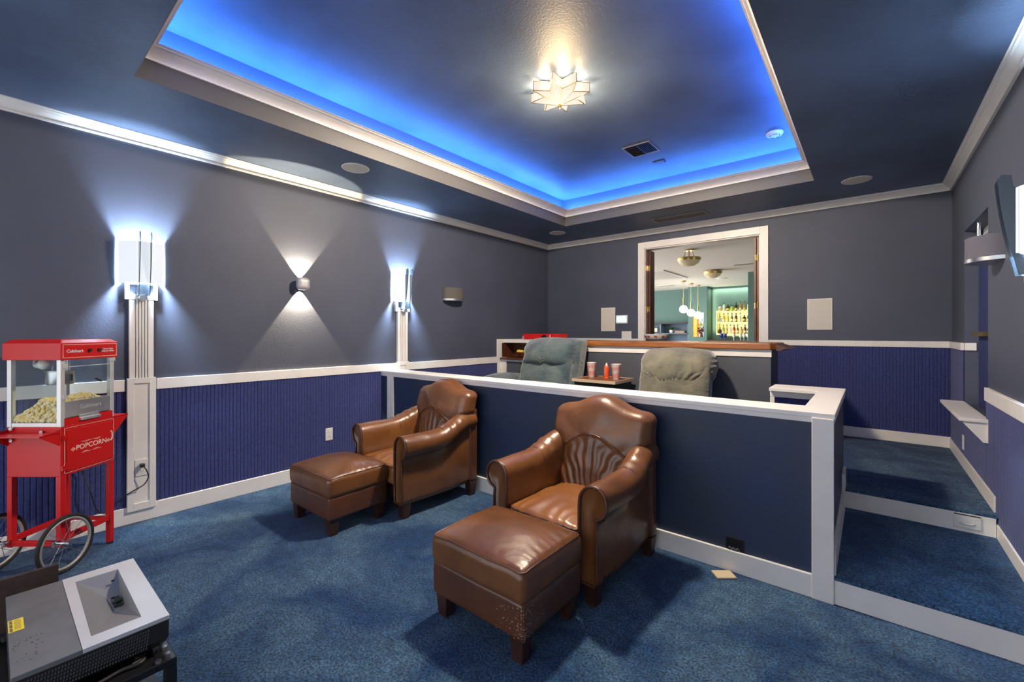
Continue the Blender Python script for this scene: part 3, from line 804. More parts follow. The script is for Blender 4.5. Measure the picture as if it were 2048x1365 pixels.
kt.cyl((.0, -.02, .30), (.0, -.02, .375), .006); kt.cyl((-.045, -.02, .30), (-.045, -.02, .375), .004); kt.cyl((.045, -.02, .30), (.045, -.02, .375), .004)
kt.build('kettle', STEEL, mach, smooth=True)
M().cyl((.062, -.02, .285), (.062, -.02, .245), .010, n=8).build('kettle_handle', BLACKP, mach)
bl = M().lathe([(.006, .0), (.012, .004), (.016, .02), (.030, .045), (.030, .06), (.018, .078), (.003, .084)], (0, 0, 0), 20, Matrix.Translation((-.105, -.06, .335)) @ Matrix.Rotation(R(80), 4, 'Y'))
bl.build('light_bulb', mat('bulb_glass', (.75, .75, .72), .3), mach, smooth=True)
M().tube([(-.11, -.06, .335), (-.12, -.05, .36), (-.12, -.04, .375)], .006, 8).build('bulb_holder', WHITE2, mach, smooth=True)

sc_ = M().lathe([(.002, .0), (.030, .0), (.036, .012), (.037, .030), (.034, .030), (.030, .006)], (0, 0, 0), 20)
sc_ = sc_.build('scoop_cup', mat('blue_plastic', (.04, .06, .30), .35), None, smooth=True)
tag(sc_, 'small blue plastic cup lying on the popcorn in the machine', 'cup')
def heap(x, y):
    u = (x+.14)/.28; v = (y+.15)/.30
    return .050+.105*smooth(u*1.5)*(.75+.25*math.cos((v-.35)*3)) + .022*noise.noise(Vector((x*14, y*14, 2)))
p = Matrix.Translation((CL[0], CL[1], .80)) @ Matrix.Rotation(TH, 4, 'Z')
sc_.location = p @ Vector((.03, .07, heap(.03, .07)+.018)); sc_.rotation_euler = (R(160), 0, TH)
pc = M()
# the body of the pile under its loose top layer
g = 14; vs = []; fs = []
for i in range(g+1):
    for j in range(g+1):
        x = -.128+.256*i/g; y = -.138+.276*j/g; vs.append((x, y, heap(x, y)-.006))
for i in range(g):
    for j in range(g): k = i*(g+1)+j; fs.append((k, k+g+1, k+g+2, k+1))
n0 = len(vs)
ring = [i*(g+1) for i in range(g+1)]+[g*(g+1)+j for j in range(1, g+1)]+[i*(g+1)+g for i in range(g-1, -1, -1)]+[j for j in range(g-1, 0, -1)]
for k in ring: vs.append((vs[k][0], vs[k][1], .0225))
for i in range(len(ring)): fs.append((ring[i], ring[(i+1) % len(ring)], n0+(i+1) % len(ring), n0+i))
pc.add(vs, fs)
def kernel(c, s):
    ico = [(0,0,1),(.89,0,.45),(.28,.85,.45),(-.72,.53,.45),(-.72,-.53,.45),(.28,-.85,.45),(.72,.53,-.45),(-.28,.85,-.45),(-.89,0,-.45),(-.28,-.85,-.45),(.72,-.53,-.45),(0,0,-1)]
    F = [(0,1,2),(0,2,3),(0,3,4),(0,4,5),(0,5,1),(1,6,2),(2,7,3),(3,8,4),(4,9,5),(5,10,1),(6,7,2),(7,8,3),(8,9,4),(9,10,5),(10,6,1),(11,7,6),(11,8,7),(11,9,8),(11,10,9),(11,6,10)]
    return [tuple(c[a]+v[a]*s*random.uniform(.6, 1.35) for a in range(3)) for v in ico], F
for k in range(1500):
    x = random.uniform(-.130, .130); y = random.uniform(-.140, .140)
    pc.add(*kernel((x, y, heap(x, y)+random.uniform(-.004, .004)), random.uniform(.006, .0095)))
for k in range(420):       # against the near and front glass
    if k % 2: x = random.uniform(-.130, .120); y = -.146
    else: x = .132; y = random.uniform(-.14, .13)
    z = random.uniform(.026, heap(min(x, .128), y)); pc.add(*kernel((x, y, z), random.uniform(.006, .009)))
POPC = mat('popcorn_yellow', (.86, .64, .22), .8, col2=(.86, .76, .50), vscale=26)
pop = pc.build('popcorn', POPC, None); pop.location = (CL[0], CL[1], .80); pop.rotation_euler = (0, 0, TH)
tag(pop, 'heap of yellow buttered popcorn inside the glass machine', 'popcorn', kind='stuff')

# power cord of the machine
def bez(P, n=14):
    P = [Vector(p) for p in P]; out = []
    for i in range(len(P)-1):
        p0 = P[max(i-1, 0)]; p1 = P[i]; p2 = P[i+1]; p3 = P[min(i+2, len(P)-1)]
        for k in range(n):
            t = k/n; out.append(.5*((2*p1)+(p2-p0)*t+(2*p0-5*p1+4*p2-p3)*t*t+(3*p1-p0-3*p2+p3)*t**3))
    return out+[P[-1]]
cd = thing('power_cord', 'black power cord from the popcorn machine to the pilaster outlet', 'cord', (-3.915, .684, .402))
W = lambda x, y, z: (x+3.915, y-.684, z-.402)
M().tube(bez([W(-3.90, .684, .400), W(-3.885, .70, .375), W(-3.89, .712, .32), W(-3.90, .69, .27), W(-3.915, .63, .235), W(-3.925, .57, .20), W(-3.93, .53, .15), W(-3.93, .50, .125), W(-3.915, .455, .16), W(-3.90, .42, .30), W(-3.93, .39, .42), W(-3.90, .36, .53)]), .0038, 8).build('cable', BLACKP, cd, smooth='all')
M().box(-.018, .018, -.013, .013, -.012, .012).build('plug', BLACKP, cd, bevel=.004)

# ================================================================ WALL OUTLETS, SWITCHES, PANELS
def outlet(label, loc, rz, rows=2, w=.070, h=.115, name='wall_outlet', cat='outlet', grp=None):
    """plate in the local x-z plane, facing local -y"""
    t = thing(name, label, cat, loc, rz, grp)
    M().box(-w/2, w/2, -.006, 0, -h/2, h/2).build('cover_plate', WHITE2, t, bevel=.002)
    if cat == 'outlet':
        for zz in (-.020, .020):
            r = M().cyl((0, -.0060, zz), (0, -.0075, zz), .0165, n=20).build('socket', WHITE2, t, smooth=True)
            M().box(-.008, -.006, -.0080, -.0076, zz-.004, zz+.006).box(.006, .008, -.0080, -.0076, zz-.004, zz+.006).cyl((0, -.0076, zz-.009), (0, -.0080, zz-.009), .0022, n=8).build('slots', DARK, r)
    return t
outlet('white outlet on the pilaster with the popcorn machine plugged in', (XL+.0245, .686, .382), R(90))
outlet('white outlet on the ribbed blue wall beside the farther ottoman', (XL+.0102, 2.062, .365), R(90))
o = outlet('white outlet on the right wall under the small white shelf', (XR-.0102, 4.97, .453), R(-90))

t = thing('light_switch', 'white double rocker switch left of the opening, above the wooden counter', 'switch', (-2.63, YB, 1.293))
M().box(-.073, .073, -.006, 0, -.057, .057).build('cover_plate', WHITE2, t, bevel=.002)
for s in (-1, 1): M().box(s*.030-.017, s*.030+.017, -.009, -.006, -.033, .033).build('rocker', WHITE2, t, bevel=.002)
t = thing('thermostat', 'small white wall thermostat with lit screen left of the opening', 'thermostat', (-2.697, YB, 1.517))
M().box(-.088, .088, -.020, 0, -.060, .060).build('case', WHITE2, t, bevel=.005)
SCR = mat('thermostat_screen', (.4, .6, .7), .2, emis=(.45, .72, .85), es=.55)
s_ = M().box(-.072, .072, -.0215, -.020, -.040, .045).build('screen', SCR, t)
M().tube([(-.055+.005*k, -.0222, .000+.012*math.sin(k*.55)) for k in range(22)], .0012, 4).build('screen_line', WHITE2, s_)

def grille(label, x0, x1, z0, z1):
    t = thing('wall_speaker', label, 'speaker', ((x0+x1)/2, YB, (z0+z1)/2), 0, 'flat in-wall speakers')
    hx, hz = (x1-x0)/2, (z1-z0)/2
    M().box(-hx, hx, -.012, 0, -hz, hz).build('frame', WHITE, t, bevel=.003)
    M().box(-hx+.008, hx-.008, -.014, -.012, -hz+.008, hz-.008).build('grille', CREAM, t)
    return t
grille('cream in-wall speaker left of the opening, beside the thermostat', -3.022, -2.801, 1.352, 1.689)
grille('cream in-wall speaker right of the opening on the back wall', -.525, -.304, 1.360, 1.696)

# ================================================================ WALL LIGHTS
SHADE = mat('frosted_glass_shade', (.24, .25, .27), .5, emis=(.88, .94, 1.0), es=.31)
FROST = SHADE
def sconce(label, loc, rz, energy=56):
    """on the wall plane, facing local -y; z = 0 at the bottom of the square frame"""
    t = thing('wall_sconce', label, 'wall light', loc, rz, 'frosted glass wall sconces')
    f = M().box(-.089, -.066, -.030, 0, 0, .13).box(.066, .089, -.030, 0, 0, .13).box(-.066, .066, -.030, 0, 0, .025).box(-.066, .066, -.030, 0, .105, .13)
    f.build('square_frame', WHITE2, t, bevel=.002)
    M().box(-.105, .105, -.006, 0, .115, .385).build('back_plate', WHITE2, t)
    M().box(-.030, .030, -.075, 0, .030, .125).build('bracket', BLUESTEEL, t, bevel=.002)
    M().cyl((0, -.02, .012), (0, -.085, .012), .026, .022, 20).build('round_cap', STEEL, t, smooth=True)
    # curved shade, open at top and bottom
    rings = []
    for z in [.115+.285*k/6 for k in range(7)]:
        outr = []; inr = []
        for k in range(25):
            x = -.122+.244*k/24; y = -.014-.098*(1-(x/.122)**2)
            outr.append((x, y, z)); inr.append((x*.975, y+.004, z))
        rings.append(outr+inr[::-1])
    M().loft(rings).build('glass_shade', SHADE, t, smooth=True)
    for s in (-.030, .030):
        pts = []
        n = 16
        outer = []; inner = []
        for k in range(n+1):
            u = k/n; z = .028+.432*u
            yo = -(.108+.062*u**1.15+.012*math.sin(PI*u)); outer.append((yo, z))
        outer[-1] = (outer[-1][0]+.012, outer[-1][1])
        poly = outer+[(-.128, .452), (-.122, .402)]+[(-.1165, .40-.28*k/6) for k in range(7)]+[(-.076, .112), (-.076, .028)]
        M().prism(poly, s-.0022, s+.0022, 'x').build('blade', BLUESTEEL, t)
    L_ = light('sconce_bulb', 'POINT', (0, -.088, .235), energy, COOL, shadow_soft_size=.026); L_.parent = t
    return t
sconce('lit frosted glass sconce over the near pilaster, above the popcorn cart', (XL+.0, .686, 1.56), R(90))
sconce('lit frosted glass sconce on the left wall over the far pilaster', (XL+.0, 2.893, 1.56), R(90), 50)
sconce('lit frosted glass sconce on the right wall, cut by the photo edge', (XR, 2.785, 1.545), R(-90), 34)

t = thing('up_down_light', 'small round up and down wall light between the two left sconces', 'wall light', (XL, 1.79, 1.765), R(90))
M().cyl((0, 0, 0), (0, -.030, 0), .030, .034, 28).build('wall_plate', WHITE2, t, smooth=True)
M().rbox(.058, .036, .056, .034, 16, lambda x, y, z: (x, y-.070, z)).build('body', mat('grey_cast_metal', (.42, .42, .43), .45, metal=.4), t, smooth='all')
for s in (1, -1):
    L_ = light('beam', 'SPOT', (0, -.031, s*.046), 48, (1, .80, .50), (PI-R(17) if s > 0 else R(17), 0, 0), spot_size=R(78), spot_blend=.12, shadow_soft_size=.004); L_.parent = t

GREYC = mat('grey_speaker_cloth', (.10, .092, .078), .9, bump=.6, bscale=500)
def drum(label, loc, rz, r, h, m2):
    t = thing('half_round_speaker', label, 'speaker', loc, rz, 'half round wall speakers')
    poly = [(r*math.cos(a), -r*.85*math.sin(a)) for a in [PI*k/24 for k in range(25)]]
    M().prism(poly, -h/2+.022, h/2, 'z').build('cloth_cover', m2, t, smooth=True)
    M().prism([(x*1.012, y*1.012) for x, y in poly], -h/2, -h/2+.022, 'z').build('metal_band', STEEL, t, smooth=True)
    return t
drum('grey half round speaker on the left wall right of the far sconce', (XL, 3.64, 1.795), R(90), .155, .155, GREYC)
drum('large grey half round speaker on the right wall behind the edge sconce', (XR, 3.82, 1.825), R(-90), .165, .150, mat('blue_grey_cloth', (.13, .125, .16), .9, bump=.6, bscale=500))

# ================================================================ STAR CEILING LIGHT
PANE = mat('star_glass_pane', (.02, .02, .02), .9, spec=0, emis=(1, .92, .80), es=.34)
st = thing('star_ceiling_light', 'lit eight pointed star glass ceiling light with brass edges', 'ceiling light', (STAR[0], STAR[1], ZT))
zb, zt_ = -.080, -.018
P8 = []
for k in range(8):
    a = R(-70.3+45*k); P8.append((.212*math.cos(a), .212*math.sin(a)))
    a += R(22.5); P8.append((.112*math.cos(a), .112*math.sin(a)))
apex = (0, 0, -.140)
lead = M()
for i in range(16):
    (x0, y0), (x1, y1) = P8[i], P8[(i+1) % 16]
    m = M(); n = Vector((y1-y0, x0-x1, 0)).normalized()*.002
    m.add([(x0, y0, zb), (x1, y1, zb), (x1, y1, zt_), (x0, y0, zt_), (x0+n.x, y0+n.y, zb), (x1+n.x, y1+n.y, zb), (x1+n.x, y1+n.y, zt_), (x0+n.x, y0+n.y, zt_)],
          [(0,1,2,3), (7,6,5,4), (0,4,5,1), (1,5,6,2), (2,6,7,3), (3,7,4,0)])
    m.build('side_pane', PANE, st)
    m = M(); m.add([(x0, y0, zb), (x1, y1, zb), apex, (x0, y0, zb+.003), (x1, y1, zb+.003), (0, 0, apex[2]+.003)], [(0,1,2), (5,4,3), (0,3,4,1), (1,4,5,2), (2,5,3,0)])
    m.build('lower_pane', PANE, st)
    lead.tube([(x0, y0, zb), (x1, y1, zb)], .0032, 5).tube([(x0, y0, zt_), (x1, y1, zt_)], .0032, 5).tube([(x0, y0, zb), (x0, y0, zt_)], .0032, 5).tube([(x0, y0, zb), apex], .0020, 5)
lead.build('brass_edges', BRASS, st)
M().lathe([(.012, -.002), (.014, -.006), (.006, -.018), (.009, -.024), (.003, -.030)], (0, 0, -.134), 16).build('finial', BRASS, st, smooth=True)
M().cyl((0, 0, -.03), (0, 0, 0), .06, n=24).build('ceiling_rose', BRASS, st, smooth=True)
l_ = light('star_bulb', 'POINT', (0, 0, -.012), .8, (1, .66, .32), shadow_soft_size=.02); l_.parent = st
l_.location = (0, -.0, -.010)
for k in range(8):
    a = R(-70.3+22.5+45*k)
    l2 = light('star_glow', 'POINT', (.16*math.cos(a), .16*math.sin(a), -.050), .9, (1, .70, .38), shadow_soft_size=.02); l2.parent = st

# ================================================================ CEILING SPEAKERS, VENTS, DETECTOR
def ceiling_disc(name, label, cat, x, y, z, r, grp=None):
    t = thing(name, label, cat, (x, y, z), 0, grp)
    M().lathe([(r, 0), (r, -.004), (r-.004, -.007), (r-.010, -.007), (r-.010, 0)], n=40).build('rim', WHITE2, t, smooth=True)
    M().lathe([(r-.010, 0), (r-.010, -.0055), (r*.3, -.009), (.001, -.0095)], n=40).build('grille', CREAM, t, smooth=True)
    return t
ceiling_disc('ceiling_speaker', 'round ceiling speaker above the left wall, nearest the camera', 'speaker', -3.342, 1.972, ZS, .112, 'round ceiling speakers')
ceiling_disc('ceiling_speaker', 'small looking round ceiling speaker near the far left corner', 'speaker', -3.349, 5.046, ZS, .112, 'round ceiling speakers')
ceiling_disc('ceiling_speaker', 'round ceiling speaker above the stairs near the far right corner', 'speaker', -.092, 5.03, ZS, .112, 'round ceiling speakers')
t = thing('smoke_detector', 'round white smoke detector on the blue tray ceiling', 'smoke detector', (-.644, 4.397, ZT))
M().lathe([(.066, 0), (.066, -.012), (.058, -.022), (.050, -.026), (.040, -.027), (.001, -.030)], n=40).build('case', WHITE2, t, smooth=True)
sl = M()
for k in range(14):
    a = 2*PI*k/14; 
    if k % 3: sl.box(-.007, .007, -.0025, .0025, -.0295, -.0265, Matrix.Rotation(a, 4, 'Z') @ Matrix.Translation((0, .038, 0)))
sl.build('slots', BLACKP, t)

VENTM = mat('dark_painted_vent', (.055, .060, .085), .35, metal=.2)
VENTR = mat('vent_rim_worn', (.30, .28, .27), .45)
def vent(label, loc, rz, hx, hy, banks, mode, rim=VENTR):
    t = thing('ceiling_vent', label, 'vent', loc, rz, 'ceiling vents')
    M().box(-hx, hx, -hy, hy, -.0015, 0).build('backing', DARK, t)
    M().box(-hx, hx, -hy, -hy+.012, -.008, 0).box(-hx, hx, hy-.012, hy, -.008, 0).box(-hx, -hx+.012, -hy+.012, hy-.012, -.008, 0).box(hx-.012, hx, -hy+.012, hy-.012, -.008, 0).build('frame', rim, t)
    w = (2*hx-.03)/banks
    for b in range(banks):
        x0 = -hx+.015+b*w; m = M()
        if mode == 'fine':
            for k in range(15):
                x = x0+.006+(w-.012)*k/14; m.box(x-.0012, x+.0012, -hy+.014, hy-.014, -.007, -.0015)
            m.box(x0, x0+.003, -hy+.012, hy-.012, -.0085, -.001)
        else:
            for k in range(7):
                T_ = Matrix.Translation((x0+w/2, -hy+.022+(2*hy-.044)*k/6, -.006)) @ Matrix.Rotation(R(35), 4, 'X')
                if b == banks-1:
                    T_ = Matrix.Translation((x0+.008+(w-.016)*k/6, 0, -.006)) @ Matrix.Rotation(R(90), 4, 'Z') @ Matrix.Rotation(R(35), 4, 'X')
                    m.box(-(hy-.02), hy-.02, -.006, .006, -.0008, .0008, T_)
                else: m.box(-w/2+.006, w/2-.006, -.006, .006, -.0008, .0008, T_)
            m.box(x0-.002, x0+.004, -hy+.012, hy-.012, -.009, -.001)
        m.build('louvres', VENTM if mode != 'fine' else VENTR, t)
    return t
vent('square dark supply vent on the raised blue tray ceiling', (-1.685, 3.972, ZT), 0, .135, .135, 2, 'louvre')
vent('long slotted return vent on the lower ceiling above the wall opening', (-1.755, 5.276, ZS), 0, .31, .105, 4, 'fine')
t = M().box(-.055, .055, -.035, .035, -.010, 0).build('ceiling_plate', TRAYP, None, bevel=.002); t.location = (-1.665, 4.385, ZT)
tag(t, 'small blue painted cover plate on the tray ceiling beside the square vent', 'cover plate')

# ================================================================ BAR COUNTER AND THINGS ON IT
ct = thing('bar_counter', 'amber stained wooden bar counter behind the recliners', 'counter', (-2.0, 4.75, 1.172))
top = M().prism([(-.95, -.245), (1.305, -.245), (1.350, -.19), (1.350, .24), (-.95, .24)], 0, .062)
top.build('wooden_top', WOODC, ct, bevel=.010)
M().prism([(1.345, .054), (1.395, .036), (1.455, .016), (1.40, .004), (1.385, -.010), (1.345, -.006)], -.20, .22, 'y').build('end_moulding', WOODD, ct, bevel=.002)

t = thing('low_shelf_counter', 'dark wooden low counter with brown back in the corner by the left wall', 'counter', (-3.46, 4.7, .962))
M().box(-.470, .50, -.205, .22, 0, .026).build('shelf_top', WOODD, t, bevel=.005)
M().box(-.488, -.478, -.13, .24, .026, .215).box(-.478, .50, .10, .12, .026, .208).build('back_panel', WOODD, t)
M().box(-.488, .505, -.10, .22, .228, .272).build('upper_shelf', WHITE, t, bevel=.003)

bw = thing('wooden_bowl', 'amber wooden bowl of yellow packets on the low corner shelf', 'bowl', (-3.615, 4.69, .988))
M().lathe([(.055, 0), (.075, .004), (.150, .070), (.158, .080), (.150, .078), (.070, .012), (.002, .010)], n=36).build('bowl_body', WOODC, bw, smooth=True)
PKY = mat('yellow_packet', (.80, .66, .10), .5); PKC = mat('cream_packet', (.80, .74, .56), .5)
for k, (x, y, zz, rz, m_, w_) in enumerate([(-.07, -.05, 1.058, 10, PKY, .085), (.035, -.06, 1.055, -12, PKC, .06), (.085, .02, 1.062, 25, PKY, .08), (-.02, .05, 1.060, 70, PKY, .08)]):
    p = M().box(-w_/2, w_/2, -.028, .028, -.028, .028).build('snack_packet', m_, None, bevel=.004)
    p.location = (-3.615+x, 4.69+y, zz+.006); p.rotation_euler = (R(4), R(6), R(rz))
    tag(p, ['yellow snack box at the front left of the wooden bowl', 'small cream snack box at the front of the wooden bowl', 'yellow snack box at the right of the wooden bowl', 'yellow snack box at the back of the wooden bowl'][k], 'snack box', 'snack boxes in the wooden bowl')

t = thing('red_countertop_machine', 'red enamelled box with silver corners on the bar counter behind the left recliner', 'appliance', (-3.415, 4.83, 1.234), R(-4))
M().box(-.31, .31, -.10, .10, .004, .078).build('lid', RED, t, bevel=.006)
M().box(-.312, -.295, -.104, -.094, 0, .050).box(.165, .180, -.104, -.094, .010, .070).build('corner_brackets', ALU, t, bevel=.002)
M().cyl((.07, -.1005, .020), (.07, -.098, .020), .05, n=24).build('round_opening', BLACK, t)

t = thing('snack_bowl', 'white bowl with red ticket pattern at the left of the opening', 'bowl', (-2.165, 5.60, 1.222))
M().lathe([(.075, 0), (.085, .003), (.135, .030), (.158, .070), (.160, .088), (.155, .088), (.150, .068), (.128, .034), (.002, .008)], n=48).build('bowl_body', WHITE2, t, smooth=True)
rd = M()
def bowlr(z): return .135+(.158-.135)*(z-.030)/.040 if z < .07 else .158
for a in [R(v) for v in (-165, -128, -108, -72, -35, 0, 40)]:
    q = []
    for da, z in ((-.14, .048), (.10, .038), (.14, .060), (-.10, .070)): rr = bowlr(z)+.0012; q.append((rr*math.cos(a+da), rr*math.sin(a+da), z))
    rd.add(q, [(0,1,2,3)])
rd.build('ticket_pattern', mat('red_print', (.62, .03, .02), .4), t)
struct('trim_19', M().box(OX0, OX1, YB-.05, YB+T+.03, OZ0-.045, OZ0+.004), WOODC, bevel=.004)

# folding wooden shutters at both sides of the opening
for s, x, lab in ((1, OX0+.014, 'folded dark wooden shutter with brass hinges at the left of the opening'), (-1, OX1-.014, 'folded brown wooden shutter with brass hinges at the right of the opening')):
    t = thing('folding_shutter', lab, 'shutter', (x, YB+.075, OZ0+.012), 0, 'folding shutters of the opening')
    for k in range(2):
        x0, x1 = sorted((s*(.002+k*.030), s*(.026+k*.030)))
        M().box(x0, x1, -.045, .105, 0, OZ1-OZ0-.04).build('shutter_leaf', WOODD if s > 0 else mat('red_brown_wood', (.17, .055, .025), .4, var=.3), t, bevel=.002)
    for zz in (.42, .98):
        h = M()
        for k in range(3): h.cyl((s*(.0+k*.020), -.050, zz-.035), (s*(.0+k*.020), -.050, zz+.035), .0085, n=10)
        h.build('hinge', BRASS, t, smooth=True)

# ================================================================ THE LOUNGE BEYOND
def bowl_light(label, x, y, hang, r, rods):
    t = thing('bowl_ceiling_light', label, 'ceiling light', (x, y, ZL), 0, 'brass bowl ceiling lights')
    M().cyl((0, 0, -.02), (0, 0, 0), .085, n=24).build('ceiling_rose', BRASS, t, smooth=True)
    rd = M()
    for k in range(rods):
        a = 2*PI*k/rods+.4; rd.tube(bez([(.06*math.cos(a), .06*math.sin(a), -.015), (.07*math.cos(a), .07*math.sin(a), -hang*.5), (r*.62*math.cos(a), r*.62*math.sin(a), -hang)], 6), .007, 6)
    rd.build('arms', BRASS, t, smooth=True)
    M().lathe([(r*.98, -hang-.02), (r, -hang), (r, -hang+.03), (r*.94, -hang+.03)], n=32).build('rim', BRASS, t, smooth=True)
    M().lathe([(r*.97, -hang), (r*.80, -hang-.06), (r*.45, -hang-.105), (.001, -hang-.12)], n=32).build('glass_bowl', mat('amber_glass', (.55, .47, .30), .4, emis=(.9, .75, .45), es=.04), t, smooth=True)
    return t
bowl_light('larger brass bowl ceiling light, seen nearest through the opening', -2.387, 7.649, .17, .19, 4)
bowl_light('smaller brass bowl ceiling light farther back through the opening', -2.759, 10.505, .06, .20, 3)
GLOBE = mat('lit_globe', (1, .97, .9), .3, emis=(1, .95, .86), es=1.0)
for k, (x, y, d) in enumerate(((-3.929, 12.126, .78), (-3.962, 12.878, .85), (-3.947, 13.485, .90))):
    t = thing('globe_pendant', ['lit globe pendant, leftmost of the three in the lounge', 'lit globe pendant, middle of the three in the lounge', 'lit globe pendant, rightmost of the three in the lounge'][k], 'pendant light', (x, y, ZL), 0, 'lit globe pendants of the lounge')
    M().cyl((0, 0, -.03), (0, 0, 0), .065, n=20).build('ceiling_rose', BRASS, t, smooth=True)
    M().cyl((0, 0, -d+.28), (0, 0, -.03), .005, n=6).cyl((0, 0, -d+.08), (0, 0, -d+.30), .016, n=10).build('stem', BRASS, t, smooth=True)
    M().lathe([(.001, -.11)]+[(.110*math.sin(PI*j/14), -.110*math.cos(PI*j/14)) for j in range(1, 14)]+[(.001, .11)], (0, 0, -d), 24).build('globe', GLOBE, t, smooth=True)
    l_ = light('globe_bulb', 'POINT', (0, 0, -d-.02), 14, (1, .93, .82), shadow_soft_size=.13); l_.parent = t
for lab, x, y, hx, hy, n in (('slotted ceiling vent of the lounge near the right shutter', -2.02, 9.95, .20, .10, 2), ('small ceiling vent of the lounge above the teal wall', -4.72, 13.0, .22, .13, 1)):
    t = thing('lounge_ceiling_vent', lab, 'vent', (x, y, ZL), 0)
    M().box(-hx, hx, -hy, hy, -.010, 0).build('frame', WHITE2, t)
    m = M()
    for k in range(8*n): xx_ = -hx+.03+(2*hx-.06)*k/(8*n-1); m.box(xx_-.008, xx_, -hy+.02, hy-.02, -.012, -.0101)
    m.build('louvres', BLACKP, t)
t = thing('ceiling_hatch', 'white framed attic hatch in the lounge ceiling', 'hatch', (-4.15, 10.6, ZL))
M().box(-.55, .55, -.85, -.78, -.02, 0).box(-.55, .55, .78, .85, -.02, 0).box(-.55, -.48, -.78, .78, -.02, 0).box(.48, .55, -.78, .78, -.02, 0).build('frame', WHITE2, t)
M().box(-.48, .48, -.78, .78, -.010, 0).build('panel', mat('hatch_panel', (.55, .54, .53), .8), t)
t = thing('round_ceiling_speaker', 'round white speaker in the lounge ceiling above the bottle shelf', 'speaker', (-2.98, 12.2, ZL))
M().lathe([(.13, 0), (.13, -.01), (.11, -.014), (.001, -.014)], n=30).build('grille', WHITE2, t, smooth=True)

# lit niche with timber side and lattice glass
ln = thing('lattice_panel', 'lit blue and white lattice glass panel in the timber lined niche', 'glass panel', (-4.03, 14.22, 1.2))
M().box(-.10, .10, -.01, .01, 0, .76).build('glass', mat('pale_lit_glass', (.75, .82, .92), .4, emis=(.8, .88, 1), es=.25), ln)
la = M()
for k in range(-3, 9):
    for s in (1, -1):
        pts = [(x_, -.014, .38+s*(x_)*1.5+(k-3)*.13) for x_ in (-.10, .10)]
        if max(p[2] for p in pts) < .76 and min(p[2] for p in pts) > 0: la.tube(pts, .008, 4)
la.build('lattice_bars', mat('slate_blue_bars', (.16, .22, .42), .5), ln)
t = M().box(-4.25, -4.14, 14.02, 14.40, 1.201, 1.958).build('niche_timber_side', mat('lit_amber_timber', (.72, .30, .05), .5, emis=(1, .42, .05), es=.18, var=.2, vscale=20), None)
origin(t, (-4.2, 14.2, 1.2)); tag(t, 'glowing amber timber side lining left in the lit niche', 'panel')
fv = thing('flower_vase', 'vase of dark red and yellow flowers in front of the lattice glass', 'vase', (-4.03, 14.12, 1.201))
M().lathe([(.04, 0), (.05, .01), (.03, .09), (.045, .12)], n=16).build('vase_body', WOODD, fv, smooth=True)
for nm, col, n_, zlo, zhi in (('dark_blooms', (.10, .015, .02), 26, .10, .30), ('yellow_leaves', (.50, .55, .08), 16, .22, .42)):
    m = M()
    for k in range(n_): m.add(*kernel((random.uniform(-.10, .10), random.uniform(-.05, .05), random.uniform(zlo, zhi)), .026))
    m.build(nm, mat(nm, col, .7), fv)

# back bar shelves with bottles
sh_y0, sh_y1 = 14.16, 14.45
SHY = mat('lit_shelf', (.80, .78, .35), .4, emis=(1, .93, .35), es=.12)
bs = thing('bottle_shelf_unit', 'backlit yellow bottle shelves on the lounge bar wall', 'shelf', (-3.15, 14.45, 1.20))
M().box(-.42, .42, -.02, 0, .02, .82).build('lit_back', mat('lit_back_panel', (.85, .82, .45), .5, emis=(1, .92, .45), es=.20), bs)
for zz in (.78, .45, .10): M().box(-.44, .44, -.30, -.02, zz-.035, zz).build('shelf', SHY, bs)
M().box(-.46, -.44, -.30, 0, .06, .80).build('side_panel', SHY, bs)
GCOL = [('clear', (.55, .60, .58)), ('dark_green', (.03, .10, .04)), ('amber', (.50, .20, .03)), ('lime', (.30, .42, .05)), ('brown', (.10, .03, .015)), ('gold', (.60, .42, .08)), ('red', (.35, .02, .02)), ('black', (.02, .02, .025))]
GM = {n_: mat(n_+'_bottle_glass', c, .12) for n_, c in GCOL}
CAPM = mat('bottle_cap', (.03, .03, .03), .4); LABM = mat('bottle_label', (.65, .60, .50), .6)
PR = {'tall': [(.034, 0), (.038, .004), (.038, .15), (.030, .18), (.013, .20), (.012, .26)], 'square': [(.044, 0), (.047, .004), (.047, .12), (.040, .14), (.014, .155), (.013, .19)], 'slim': [(.026, 0), (.028, .004), (.028, .14), (.011, .19), (.010, .27)], 'round': [(.035, 0), (.052, .03), (.052, .09), (.03, .125), (.013, .14), (.012, .18)]}
rows = [(1.98, ['clear', 'clear', 'black', 'lime', 'black', 'amber', 'amber', 'clear'], 'top'), (1.65, ['clear', 'gold', 'gold', 'dark_green', 'brown', 'clear', 'black', 'dark_green'], 'middle'), (1.30, ['brown', 'lime', 'amber', 'clear', 'red', 'brown', 'gold', 'brown', 'black'], 'bottom')]
pats = ['slim', 'tall', 'slim', 'square', 'tall', 'square', 'round', 'tall', 'slim']
proto = {}
ordn = ['first', 'second', 'third', 'fourth', 'fifth', 'sixth', 'seventh', 'eighth', 'ninth']
